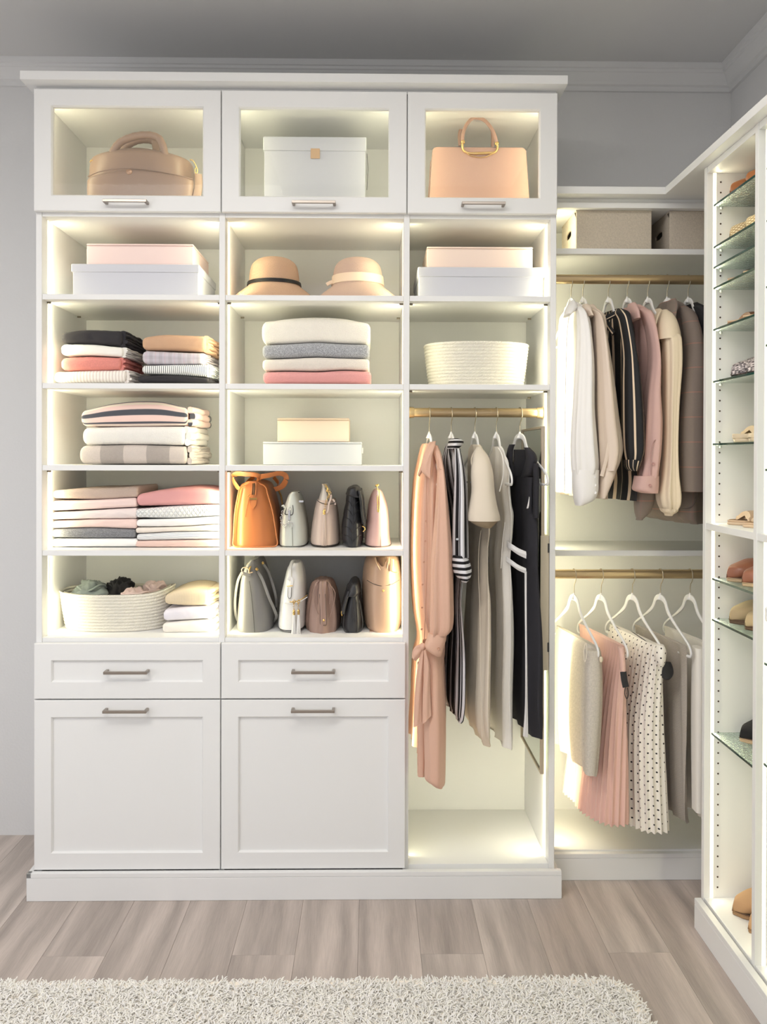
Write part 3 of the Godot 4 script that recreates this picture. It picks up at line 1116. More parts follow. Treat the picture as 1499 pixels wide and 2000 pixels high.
# A folded piece: xl..xr and the heights of its top and bottom edge (from left to right), all as seen at its front zf.
func folded(called: String, label: String, cat: String, group: String, xl: float, xr: float, top: Array, bot: Array, m: Material, opt := {}) -> Node3D:
	var zf: float = opt.get("z", -0.08)
	var d: float = opt.get("deep", 0.25)
	var wr: float = opt.get("wrinkle", 0.0024)
	var a := P(xl, (top[0] + bot[0]) / 2.0, zf).x
	var b := P(xr, (top[-1] + bot[-1]) / 2.0, zf).x
	var nz := noise(1.0, FastNoiseLite.TYPE_SIMPLEX_SMOOTH, 3, rng.randi() % 999)
	var rows := []
	var cuts := 34
	var mid_y := 0.0
	var hs := 0.0
	for i in cuts + 1:
		var t := float(i) / cuts
		t = 0.5 - 0.5 * cos(t * PI) * (0.6 + 0.4 * absf(cos(t * PI)))     # more cuts near the ends
		var x := lerpf(a, b, t)
		var px := lerpf(xl, xr, t)
		var y1 := P(px, along(top, t), zf).y
		var y0 := P(px, along(bot, t), zf).y + 0.0003
		var h := (y1 - y0) / 2.0
		var c := (y1 + y0) / 2.0
		hs = maxf(hs, h)
		mid_y = c
		var er: float = opt.get("end", minf(h * 0.8, 0.018))
		var e := minf((x - a) / er, 1.0)
		var er2: float = opt.get("end2", er * 0.6)
		e = minf(e, (b - x) / er2) if er2 > 0.0 else e
		e = clampf(e, 0.0, 1.0)
		var s := sqrt(maxf(0.0, 1.0 - (1.0 - e) * (1.0 - e)))
		var row := PackedVector3Array()
		var hh := h * lerpf(0.35, 1.0, s)
		var zz := zf - (1.0 - s) * er * 0.6
		var fr := minf(hh * 1.1, 0.03)
		for j in 7:
			row.append(Vector3(x, c - hh, zf - d + (zz - fr - zf + d) * j / 7.0))
		for j in 15:
			var q := -PI / 2.0 + PI * j / 14.0
			row.append(Vector3(x, c + hh * signf(sin(q)) * pow(absf(sin(q)), 0.75), zz - fr + fr * pow(maxf(cos(q), 0.0), 0.75)))
		for j in 7:
			row.append(Vector3(x, c + hh, zz - fr + (zf - d - zz + fr) * (j + 1) / 7.0))
		for j in row.size():
			var p := row[j]
			var n := nz.get_noise_3d(p.x * 26.0, p.y * 70.0, p.z * 30.0) + 0.6 * nz.get_noise_3d(p.x * 90.0 + p.y * 60.0, p.y * 40.0, p.z * 40.0)
			row[j] += Vector3(0.0, 0.25 * signf(p.y - c) * -absf(n), n) * wr if j > 6 and j < 22 else Vector3(0, -absf(n) * wr * 0.3 * signf(p.y - c), 0)
		rows.append(row)
	var k := Kit.new()
	k.grid(rows, true, 3)
	var total := 0.0
	if opt.get("whole", false):
		for q in k.uv:
			total = maxf(total, q.x)
	for i in k.uv.size():
		k.uv[i] = Vector2(k.uv[i].y, k.uv[i].x / total if total > 0.0 else k.uv[i].x)
	var o := thing(called, label, cat, Vector3((a + b) / 2.0, mid_y - hs, zf - d / 2.0), group)
	part(k, "front_fold", m, o)
	var layers: int = opt.get("layers", 0)
	if layers:                                            # the folded thicknesses that show at the right-hand end
		var y1 := P(xr, top[-1], zf).y
		var y0 := P(xr, bot[-1], zf).y
		var out: float = opt.get("out", 0.010)
		var lk: Material = opt.get("inner", m)
		for i in layers:
			var yc := lerpf(y0, y1, (i + 0.5) / layers)
			var hh := (y1 - y0) / layers * 0.58
			var pts := []
			var hw := []
			for j in 9:
				var t := j / 8.0
				pts.append(Vector3(b - 0.012 + out * (0.7 + 0.5 * nz.get_noise_2d(i * 40.0, t * 60.0)) + (0.004 if i % 2 else 0.0) + opt.get("drift", 0.0) * t, yc + nz.get_noise_2d(t * 70.0, i * 30.0) * hh * 0.5 - hh * 0.4 * t * float(opt.get("sag", 0.0)), zf - 0.014 - t * (d - 0.03)))
				hw.append((0.014 if j > 0 and j < 8 else 0.009) * (1.0 + 0.2 * nz.get_noise_2d(t * 90.0, i * 9.0)))
			part(bar(pts, hw, hh, 12, 2.4, Vector3(1, 0.1 * nz.get_noise_1d(i * 50.0), 0)), "folded_edge", lk, o)
	return o


func stacks():
	var tex := func(key: String, t: String, sc, hex := "ffffff"): return M(key, C(hex), 0.85, {"tex": t, "scale": sc, "sheen": 0.2})
	# trousers, second shelf of the left tower
	var g := "folded trousers, left stack under the shoe box shelf"
	var o := {"layers": 5, "deep": 0.24, "out": 0.016, "drift": 0.006, "sag": 1.0, "wrinkle": 0.003}
	folded("folded_trousers", "black folded trousers topmost on the left stack beside tan trousers", "trousers", g, 119.6, 237.5, [648.6, 643.5, 643.5, 645], [670, 671.4, 676], cloth("black_twill", "2c2930"), o)
	folded("folded_trousers", "white folded trousers between black and coral ones", "trousers", g, 118, 239, [671.4, 672, 677.7], [694, 693.7, 697], cloth("white_twill", "f2efe8"), o)
	folded("folded_trousers", "coral red folded trousers in the left trousers stack", "trousers", g, 118, 235, [698, 695.5, 698], [723.4, 724, 722], M("coral_twill", C("f09a93"), 0.85, {"tex": "linen", "scale": 14.0}), o)
	folded("folded_trousers", "cream folded trousers with soft beige stripes, bottom of the left stack", "trousers", g, 105, 245, [726, 723.4, 722], [746.9, 746.9], tex.call("soft_stripe", "softstripe", Vector2(95, 1)), o)
	g = "folded trousers, right stack under the shoe box shelf"
	folded("folded_trousers", "tan brown folded trousers topmost on the right stack", "trousers", g, 277, 402, [657.5, 652.4, 653.5, 655], [683, 684, 687], cloth("tan_twill", "d3a27c"), o)
	folded("folded_trousers", "grey plaid folded trousers under the tan ones", "trousers", g, 277, 396, [684, 686.6, 689], [710.7, 712, 710.7], tex.call("grey_plaid", "greyplaid", Vector2(16, 18)), o)
	folded("folded_trousers", "white folded trousers with dark grey pinstripes", "trousers", g, 277.5, 407, [713.5, 711.8, 711], [729.7, 732, 736], tex.call("pin_stripe", "pinstripe", Vector2(150, 1)), o)
	folded("folded_trousers", "black folded trousers at the bottom of the right stack", "trousers", g, 269, 407, [734, 732.3, 738], [746.9, 746.9], cloth("black_twill", "2c2930"), o)
	# blankets
	texs.blanket = picture(4, 256, func(_x, y):
		for q in [[101, 1.5], [114, 3.4], [130, 2], [138, 2], [60, 6], [200, 3]]:
			if absf(y - q[0]) <= q[1]:
				return C("50525b")
		for q in [[125, 1.2], [134, 1], [97, 1]]:
			if absf(y - q[0]) <= q[1]:
				return C("f6e9d8")
		return C("f4d3ca"))
	g = "folded blankets on the third shelf"
	var b := {"layers": 3, "deep": 0.28, "out": 0.028, "drift": 0.012, "wrinkle": 0.0012, "end": 0.014}
	folded("folded_blanket", "pink folded blanket with charcoal stripes, topmost of three", "blanket", g, 157.6, 365.5, [801, 789, 783, 784, 795], [832.4, 832.8, 831], M("blanket_stripe", Color.WHITE, 0.95, {"tex": "blanket", "sheen": 0.5}), b.merged({"whole": true}))
	folded("folded_blanket", "thick white folded blanket between pink and taupe ones", "blanket", g, 161, 360, [835, 833, 832.5], [869, 868, 870], wool("white_wool", "f4f0ea"), b)
	folded("folded_blanket", "taupe checked folded blanket at the bottom of the stack", "blanket", g, 155, 364, [870.5, 868.5, 871.6], [906.4, 906.4], M("check_wool", Color.WHITE, 0.95, {"tex": "bigcheck", "scale": Vector2(6.6, 13), "sheen": 0.5}), b)
	# sweaters and shirts, fourth shelf
	g = "folded tops, left stack on the fourth shelf"
	var s := {"layers": 0, "deep": 0.27, "wrinkle": 0.0026, "end2": 0.006}
	folded("folded_sweater", "taupe brown folded sweater topmost of the left stack of tops", "sweater", g, 103, 269, [958, 954, 953, 949.7], [973.5, 975.5, 972], wool("taupe_knit", "cbb1a3"), s)
	folded("folded_sweater", "blush folded top with a thin white line along its front", "sweater", g, 99, 266, [978.6, 976.2, 972.2], [997.6, 995, 990.7], cloth("blush_knit", "f5d6d0"), s)
	folded("folded_shirt", "pale rose folded top with creases, third from the top", "shirt", g, 100.5, 266.6, [1001, 996.5, 992], [1015, 1014, 1013.4], cloth("pale_rose", "f0dfdc"), s.merged({"wrinkle": 0.004}, true))
	folded("folded_sweater", "plain blush pink folded top above the grey one", "sweater", g, 101, 266.6, [1018, 1014.5, 1013.8], [1032, 1030.5, 1033.5], cloth("blush_plain", "f5d3ca"), s)
	folded("folded_sweater", "heathered dark grey folded sweater in the left stack of tops", "sweater", g, 100.5, 264, [1034, 1030.8, 1034], [1050, 1051.6, 1051], M("grey_heather", C("a3a4aa"), 0.95, {"tex": "heather", "scale": 9.0, "sheen": 0.4}), s)
	folded("folded_shirt", "white folded shirt at the bottom of the left stack of tops", "shirt", g, 100.5, 268, [1052.5, 1052, 1052], [1068.5, 1068.5], cloth("white_shirt", "f6f4f2"), s)
	g = "folded tops, right stack on the fourth shelf"
	folded("folded_sweater", "coral pink folded sweater topmost of the right stack of tops", "sweater", g, 266.6, 433, [965, 957.5, 952.5, 953, 960], [988.7, 987.5, 985], cloth("coral_knit", "eda0a0"), s)
	folded("folded_sweater", "white quilted folded sweater with a diamond pattern", "sweater", g, 264, 433, [993.8, 988, 985.5], [1011.5, 1012.4, 1007.7], M("quilted", C("eff1f1"), 0.9, {"height": "diamond", "scale": Vector2(70, 45), "hscale": 0.35}), s)
	folded("folded_shirt", "plain white folded shirt under the quilted sweater", "shirt", g, 266, 433, [1015, 1012.9, 1008.5], [1029, 1028.4, 1023.5], cloth("white_shirt", "f6f4f2"), s)
	folded("folded_shirt", "cream folded top between white and striped shirts", "shirt", g, 265, 433, [1030.5, 1029, 1024.2], [1042, 1038, 1037.3], cloth("cream_top", "f0e3d6"), s)
	folded("folded_shirt", "white folded shirt with thin grey horizontal stripes", "shirt", g, 267, 433, [1043, 1038.6, 1038], [1055.6, 1054.3, 1053], tex.call("thin_stripe", "thinstripe", Vector2(1, 200)), s)
	folded("folded_sweater", "dusty pink folded top at the bottom of the right stack of tops", "sweater", g, 264, 433, [1056.5, 1055, 1054], [1069.2, 1069.2], cloth("dusty_pink", "ecc5b8"), s)
	# small stack beside the rope basket
	g = "small folded knits beside the rope basket"
	var q := {"z": -0.075, "layers": 4, "deep": 0.2, "out": 0.016, "drift": 0.008, "wrinkle": 0.0025, "end": 0.012}
	folded("folded_knit", "beige ribbed folded knit on top beside the rope basket", "sweater", g, 322, 405, [1162, 1153, 1149.7, 1153.5], [1181, 1185, 1184], M("ribbed_knit", C("f0ddbe"), 0.9, {"tex": "ribbed", "scale": Vector2(170, 1)}), q)
	folded("folded_knit", "pale lavender folded knit between beige and cream ones", "sweater", g, 319, 408, [1191, 1186, 1184.5], [1214, 1212, 1210], cloth("lavender", "e9e4f0"), q)
	folded("folded_knit", "cream folded knit at the bottom beside the rope basket", "sweater", g, 317, 411, [1217.5, 1213, 1211], [1237.4, 1237.6], cloth("cream_knit", "f5eee2"), q)
	# four sweaters in the middle tower
	g = "folded sweaters under the hats"
	var w := {"deep": 0.27, "wrinkle": 0.0014, "end": 0.012, "end2": 0.012}
	folded("folded_sweater", "thick cream white folded sweater topmost under the hats", "sweater", g, 511.5, 724, [627.5, 620.6, 618, 620.6, 630], [670.7, 670, 667.5, 670, 670.7], wool("ivory_wool", "f6efe3"), w)
	folded("folded_sweater", "grey marled folded sweater under the cream white one", "sweater", g, 512.7, 722.5, [673, 670.7, 668, 670.7, 672], [699, 698.4, 696, 698.4, 699], M("grey_marl", C("cfd1d8"), 0.95, {"tex": "heather", "scale": 7.0, "sheen": 0.4}), w)
	folded("folded_sweater", "oatmeal beige folded sweater above the pink one", "sweater", g, 512.7, 722, [701.5, 699.6, 697, 699, 700], [724, 723.4, 724.4, 721.5, 723.4], wool("oatmeal", "eadfd4"), w)
	folded("folded_sweater", "salmon pink folded sweater at the bottom under the hats", "sweater", g, 514, 725.5, [726, 725, 726, 723, 725], [748.8, 748.8], wool("salmon_wool", "ef9d9c"), w)


# ---------------------------------------------------------------- boxes and hats

func lidded(label: String, group: String, px0: float, px1: float, lid0: float, lid1: float, y_lid: float, y_mid: float, y_base: float, zf: float, deep: float, m: Material, lm: Material) -> Node3D:
	var a := P(px0, y_mid, zf)
	var b := P(px1, y_mid, zf)
	var o := thing("lidded_box", label, "box", Vector3((a.x + b.x) / 2, y_base, zf - deep / 2), group)
	part(bx(Vector3(a.x, y_base, zf - deep), Vector3(b.x, P(px0, y_lid, zf).y - 0.004, zf), 0.0015), "body", m, o)
	part(bx(Vector3(P(lid0, y_mid, zf + 0.004).x, P(px0, y_mid, zf + 0.004).y, zf - deep - 0.004), Vector3(P(lid1, y_mid, zf + 0.004).x, P(px0, y_lid, zf + 0.004).y, zf + 0.004), 0.0025), "lid", lm, o)
	return o


func plain_box(label: String, group: String, px0: float, px1: float, y0: float, y1: float, zf: float, deep: float, m: Material, base: float) -> Node3D:
	var a := P(px0, y0, zf)
	var b := P(px1, y0, zf)
	var o := thing("storage_box", label, "box", Vector3((a.x + b.x) / 2, base, zf - deep / 2), group)
	var top := P((px0 + px1) / 2, y0, zf).y
	part(bx(Vector3(a.x, base, zf - deep), Vector3(b.x, top - 0.007, zf), 0.002), "body", m, o)
	part(bx(Vector3(a.x - 0.0008, top - 0.0066, zf - deep), Vector3(b.x + 0.0008, top, zf + 0.0008), 0.0025), "lid", m, o)
	var k := Kit.new()                                      # the row of stitches near both edges
	for y in [top - 0.0105, base + 0.006]:
		var x := a.x + 0.006
		while x < b.x - 0.006:
			k.box(Vector3(x, y - 0.0004, zf), Vector3(x + 0.0022, y + 0.0004, zf + 0.0006), 0.0002)
			x += 0.0042
	var st := part(k, "stitching", M("stitch", m.albedo_color.darkened(0.12), 0.8), o)
	st.set_meta("kind", "stuff")
	return o


func boxes_and_hats():
	var paper := M("white_paper", C("d3d4dc"), 0.6)
	var grey := M("grey_paper", C("c6c8ce"), 0.55)
	var s1 := 1.9255
	var o := lidded("low white lidded box under the pink box, left tower", "white lidded boxes", 142.5, 387.5, 139, 389, 515, 531, s1, -0.07, 0.30, paper, paper)
	plain_box("pale pink leather box on the white lidded box, left tower", "pink leather boxes", 169.4, 377.5, 476, 514, -0.09, 0.27, M("pink_box", C("f5dcd6"), 0.5), P(270, 515, -0.066).y + 0.0004)
	o = lidded("low white lidded box under the blush box, right of the hats", "white lidded boxes", 818.6, 1061, 816.8, 1064.5, 521, 540, s1, -0.07, 0.29, paper, paper)
	plain_box("blush peach leather box on the white lidded box, right of the hats", "pink leather boxes", 834.7, 1041, 482, 522, -0.09, 0.26, M("blush_box", C("f5dfd2"), 0.5), P(940, 521, -0.066).y + 0.0004)
	o = lidded("tall pale grey lidded box with a tan tab behind glass", "", 516.5, 714, 514, 716, 266, 293.5, 2.191, -0.1, 0.24, grey, grey)
	var a := P(607, 293, -0.094)
	var b := P(625, 309, -0.094)
	part(bx(Vector3(a.x, b.y, -0.0985), Vector3(b.x, a.y + 0.006, -0.095), 0.0005), "pull_tab", M("kraft", C("cba77d"), 0.8), o)
	var q := P(716, 300, -0.14)
	part(bar([q + Vector3(0.002, -0.002, 0), q + Vector3(0.006, -0.05, 0.0), q + Vector3(0.002, -0.12, -0.0)], 0.009, 0.0008, 8, 3.0, Vector3(0, 0, 1)), "ribbon", M("black_strip", C("1d1d1f"), 0.6), o)  # thin dark strip down the right side of the box
	var sb := M("silver_box", C("c9cbce"), 0.4, {"spec": 0.6})
	o = plain_box("silver grey drawer box under the peach box, middle tower", "", 514, 707, 863, 908, -0.16, 0.2, sb, 1.3797)
	var r := P(707, 880, -0.16)
	part(bx(Vector3(r.x, r.y - 0.010, -0.21), Vector3(r.x + 0.004, r.y + 0.010, -0.185), 0.001), "pull", M("white_pull", C("f4f4f4"), 0.4), o)
	plain_box("small peach leather box on the silver box, middle tower", "", 542, 682, 816.5, 862, -0.18, 0.17, M("peach_box", C("f6dfc9"), 0.5), P(610, 863, -0.16).y + 0.001)
	# linen bins in the corner
	var linen := M("linen", C("e0d6c8"), 0.9, {"tex": "linen", "tri": 10.0})
	for c in [[1126.0, 1274.0, 410.5, "beige linen storage bin beside the tall closet, fully in view"], [1308.5, 1460.0, 412.0, "beige linen storage bin half hidden behind the shoe cabinet"]]:
		var zf := -0.125
		var l := P(c[0], c[2], zf)
		var rr := P(c[1], c[2], zf)
		var t := thing("storage_bin", c[3], "storage bin", Vector3((l.x + rr.x) / 2, 2.104, zf - 0.11), "linen bins on the corner unit's top shelf")
		var hole := CSGCombiner3D.new()
		var k := Kit.new()
		var h := l.y - 2.1042
		var w := rr.x - l.x
		# four walls with a hand hole cut through each end, and a bottom
		var wall := func(lo: Vector3, hi: Vector3) -> void: k.box(lo, hi, 0.003)
		var f := Vector3(l.x, 2.1042, zf - 0.215)
		wall.call(f + Vector3(0, 0, 0.21), f + Vector3(w, h, 0.215))
		wall.call(f, f + Vector3(w, h, 0.005))
		wall.call(f + Vector3(0, 0, 0), f + Vector3(w, 0.004, 0.215))
		hole.free()
		part(k, "body", linen, t)
		for e in 2:
			var x0: float = f.x if e == 0 else f.x + w - 0.005
			var slot := []
			for i in 20:
				var an := TAU * i / 20.0
				slot.append(Vector2(f.z + 0.108 + clampf(cos(an) * 0.045, -0.036, 0.036), f.y + h * 0.56 + sin(an) * 0.014))
			var ring := []
			for i in 20:
				var an := TAU * i / 20.0
				var dx := cos(an)
				var dy := sin(an)
				var mlt := minf(0.104 / maxf(absf(dx), 1e-4), (h * 0.44 if dy > 0.0 else h * 0.56) / maxf(absf(dy), 1e-4))
				ring.append(Vector2(f.z + 0.108 + dx * mlt, f.y + h * 0.56 + dy * mlt))
			var ek := Kit.new()
			var rows := []
			for s in [[ring, x0], [slot, x0], [slot, x0 + 0.005], [ring, x0 + 0.005]]:
				var row := PackedVector3Array()
				for p in s[0]:
					row.append(Vector3(s[1], p.y, p.x))
				rows.append(row)
			for i in 3:
				for j in 20:
					var jj := (j + 1) % 20
					var cen := Vector3(x0 + 0.0025, f.y + h * 0.56, f.z + 0.108)
					var out: Vector3 = Vector3(-1, 0, 0) if i == 0 else Vector3(1, 0, 0) if i == 2 else cen - rows[1][j]
					ek.quad(rows[i][j], rows[i][jj], rows[i + 1][jj], rows[i + 1][j], out)
			part(ek, "end_panel", linen, t)
			var grip := Kit.new()
			var gp := []
			for p in slot:
				gp.append(Vector3(x0 + 0.0025, p.y, p.x))
			grip.sweep(gp, 0.0035, 0.0025, 6, 2.0, Vector3.ZERO, true)
			part(grip, "hand_hole", M("hole_rim", C("b9aa97"), 0.7), t)
		part(bx(f + Vector3(-0.001, h - 0.004, -0.001), f + Vector3(w + 0.001, h + 0.001, 0.216), 0.002), "lid", linen, t)
	# felt hats
	for c in [[536.0, "camel felt hat with a thin black cord round its crown", "c69b7b"], [699.0, "pale blush felt hat with a cream ribbon band", "cfab96"]]:
		var at := P(c[0], 545, -0.205)
		at.y = s1
		var t := thing("felt_hat", c[1], "hat", at, "felt hats in the middle tower")
		var felt := wool("felt_" + c[2], c[2])
		var prof := []
		for p in curve([Vector2(0.165, 0.004), Vector2(0.150, 0.016), Vector2(0.115, 0.045), Vector2(0.093, 0.062), Vector2(0.0885, 0.070), Vector2(0.086, 0.085), Vector2(0.083, 0.115), Vector2(0.075, 0.140), Vector2(0.055, 0.157), Vector2(0.028, 0.164), Vector2(0.0, 0.165)], 4):
			prof.append([p.x, p.y])
		var k := Kit.new()
		k.lathe(prof, at, 48)
		part(k, "crown", felt, t)
		k = Kit.new()
		k.lathe([[0.088, 0.066], [0.113, 0.042], [0.148, 0.013], [0.165, 0.004], [0.1665, 0.0045], [0.151, 0.0185]], at, 48)
		part(k, "brim", felt, t)
		if c[0] < 600:
			for i in 3:
				var ring := []
				for j in 40:
					ring.append(at + Vector3(cos(TAU * j / 40) * (0.0915 - i * 0.0006), 0.0685 + i * 0.0042, sin(TAU * j / 40) * (0.0915 - i * 0.0006)))
				part(bar(ring, 0.0022, 0.0022, 6, 2.0, Vector3.ZERO, true), "cord", M("black_cord", C("2a2a2c"), 0.45), t)
		else:
			var rib := M("cream_ribbon", C("f0d8bd"), 0.55, {"sheen": 0.4})
			k = Kit.new()
			k.lathe([[0.0895, 0.070], [0.0912, 0.0712], [0.0885, 0.100], [0.086, 0.1005]], at, 48)
			part(k, "ribbon_band", rib, t)
			part(bar([at + Vector3(-0.085, 0.078, 0.034), at + Vector3(-0.096, 0.073, 0.036), at + Vector3(-0.105, 0.068, 0.034)], 0.006, 0.0012, 8, 3.0, Vector3(0, 1, 0.2)), "ribbon_tail", rib, t)


# ---------------------------------------------------------------- rope baskets

func rope_basket(label: String, at: Vector3, rx0: float, rx1: float, rz: float, h: float, coils: int, tip := 0.0) -> Node3D:
	var t := thing("rope_basket", label, "basket", at, "coiled rope baskets")
	var rope := M("cotton_rope", C("f1ece0"), 0.9, {"height": "plait", "scale": Vector2(95, 95), "hscale": 0.12, "sheen": 0.3})
	var seg := 80
	for side in 2:
		var rows := []
		for c in coils:
			for i in 6:
				var q := PI * (i / 6.0) - PI / 2.0
				var y: float = (c + 0.5 + 0.5 * sin(q)) * h / coils
				var f := y / h
				var bulge: float = (0.0045 * cos(q)) * (1.0 if side == 0 else -1.0) - (0.0 if side == 0 else 0.008)
				var row := PackedVector3Array()
				for j in seg:
					var an := TAU * j / seg
					var e := 2.0 / 2.3
					var g: float = lerpf(rx0, rx1, pow(f, 0.8))
					var gz: float = lerpf(rz * rx0 / rx1, rz, pow(f, 0.8))
					var lift := tip * f * (0.6 * pow(absf(cos(an)), 6.0) * (1.0 if cos(an) > 0.0 else 0.35) + 0.012)
					row.append(at + Vector3(signf(cos(an)) * pow(absf(cos(an)), e) * (g + bulge), y + lift, signf(sin(an)) * pow(absf(sin(an)), e) * (gz + bulge)))
				rows.append(row)
		var k := Kit.new()
		k.grid(rows, true, 1, side == 1)
		part(k, "wall" if side == 0 else "lining", rope, t)
	return t


func bundle(label: String, c: Vector3, r: Vector3, m: Material, s: int):
	var o := thing("crumpled_garment", label, "garment", c, "garments in the rope basket")
	var nz := noise(1.0, FastNoiseLite.TYPE_SIMPLEX_SMOOTH, 3, s)
	var rows := []
	for i in 31:
		var a := -PI / 2 + PI * i / 30.0
		var row := PackedVector3Array()
		for j in 52:
			var b := TAU * j / 52.0
			var d := Vector3(cos(a) * cos(b), sin(a), cos(a) * sin(b))
			var f := 1.0 + 0.30 * nz.get_noise_3dv(d * 1.1) - 0.55 * absf(nz.get_noise_3dv(d * Vector3(1.5, 0.9, 1.3) + Vector3.ONE * 9.0)) + 0.12
			row.append(c + d * r * f)
		rows.append(row)
	var k := Kit.new()
	k.grid(rows, true)
	part(k, "crumpled_cloth", m, o)
	var rim := []
	for j in 14:
		var b := -0.3 + 2.6 * j / 13.0
		rim.append(c + Vector3(cos(b) * r.x * 0.8, r.y * (0.72 + 0.16 * sin(b * 3.0)), sin(b) * r.z * 0.7))
	part(bar(rim, 0.006, 0.004, 8, 2.0), "hem", m, o)


func baskets():
	var a := P(930, 750, -0.205)
	a.y = 1.6418
	rope_basket("white coiled rope basket above the dresses", a, 0.157, 0.177, 0.125, 0.150, 14)
	var b := P(231, 1200, -0.205)
	b.y = 0.8268
	rope_basket("white coiled rope basket filled with crumpled garments", b, 0.168, 0.190, 0.130, 0.124, 12, 0.03)
	bundle("crumpled grey-green garment at the left in the rope basket", b + Vector3(-0.092, 0.092, 0.01), Vector3(0.062, 0.058, 0.06), cloth("green_cord", "84908e"), 3)
	bundle("crumpled black garment in the middle of the rope basket", b + Vector3(0.002, 0.095, -0.02), Vector3(0.052, 0.062, 0.055), cloth("black_jersey", "1f1e22"), 8)
	bundle("crumpled blush garment in front in the rope basket", b + Vector3(0.062, 0.078, 0.03), Vector3(0.062, 0.05, 0.055), cloth("blush_jersey", "edcdc6"), 12)
	bundle("crumpled dusty pink garment at the right in the rope basket", b + Vector3(0.118, 0.095, -0.03), Vector3(0.045, 0.05, 0.05), cloth("pink_jersey", "ebccc6"), 20)


# ---------------------------------------------------------------- handbags

func lace(pts: Array, z: float) -> Array:        # photo places at depth z, or [px, py, z] each
	var out := []
	for p in pts:
		out.append(P(p[0], p[1], p[2] if p.size() > 2 else z))
	return out


func seam(o: Node3D, called: String, pts: Array, z: float, r: float, m: Material, steps := 5):
	part(bar(curve(lace(pts, z), steps), r, r, 6), called, m, o)


func strap(o: Node3D, called: String, pts: Array, w: float, t: float, side: Vector3, m: Material, z := -0.08) -> MeshInstance3D:
	return part(bar(curve(lace(pts, z), 6), w, t, 12, 4.0, side), called, m, o)


func chain(o: Node3D, called: String, pts: Array, z: float, r: float, m: Material):
	var path := curve(lace(pts, z), 8)
	var k := Kit.new()
	var i := 0
	var s := 0.0
	var last: Vector3 = path[0]
	for p in path:
		s += p.distance_to(last)
		last = p
		if s < r * 2.3 and i > 0:
			continue
		s = 0.0
		var ring := []
		var b := Basis(Vector3(0, 0, 1), i * 0.4) * Basis(Vector3.UP, PI / 2.2 if i % 2 else 0.35)
		for j in 12:
			ring.append(p + b * Vector3(cos(TAU * j / 12) * r, sin(TAU * j / 12) * r * 1.35, 0))
		k.sweep(ring, r * 0.28, r * 0.28, 6, 2.0, Vector3.ZERO, true)
		i += 1
	part(k, called, m, o)


func stud(o: Node3D, called: String, px: float, py: float, z: float, r: float, m: Material):
	part(turned([[0.0, 0.0035], [r * 0.55, 0.0033], [r * 0.7, 0.0022], [r * 0.92, 0.0024], [r, 0.001], [r, -0.003]], P(px, py, z), 20, Vector3(0, 0, 1)), called, m, o)


func tassel(o: Node3D, top: Array, len_px: float, z: float, w: float, m: Material, cap: Material):
	var a := P(top[0], top[1], z)
	var b := P(top[0], top[1] + len_px, z)
	var k := Kit.new()
	k.lathe([[0.0, 0.001], [w * 0.6, 0.0], [w * 0.66, -0.004], [w * 0.62, -0.016], [w * 0.68, -0.0165], [w * 0.55, -0.017]], a, 16)
	part(k, "tassel_cap", cap, o)
	k = Kit.new()
	for i in 16:
		var an := TAU * i / 16.0
		var d := Vector3(cos(an), 0, sin(an))
		k.sweep([a + Vector3(0, -0.015, 0) + d * w * 0.45, a.lerp(b, 0.45) + d * w * 0.72, b + d * w * (0.9 + 0.2 * (i % 3)) + Vector3(0, 0.002 * (i % 2), 0)], 0.0016, 0.0012, 5, 3.0)
	var f := part(k, "tassel", m, o)
	f.set_meta("kind", "stuff")


func bag(label: String, rows: Array, m: Material, e := 3.0, folds := [], group := "", z0 := -0.08, depth := 0.24, called := "handbag") -> Node3D:
	var full := []
	for r in rows:
		var hz: float = r[3] if r.size() > 3 else depth / 2.0
		full.append([r[0], r[1], r[2], hz, (r[4] if r.size() > 4 else z0 - hz)])
	var last: Array = full[-1]
	var base := P((last[1] + last[2]) / 2.0, last[0], z0)
	base.z = z0 - depth / 2.0
	var o := thing(called, label, "handbag", base, group)
	part(tube(full, 44, e, folds, 3, 5), "body", m, o)
	return o


func foot_ring(o: Node3D, py: float, xl: float, xr: float, hz: float, zc: float, m: Material, e := 3.0):    # the dark piping round a bag's foot
	var ring: PackedVector3Array = tube_rings([[py - 1.0, xl, xr, hz, zc], [py, xl, xr, hz, zc]], 44, e, [], 1)[1]
	part(bar(Array(ring), 0.0014, 0.0014, 6, 2.0, Vector3.ZERO, true), "bottom_piping", m, o)


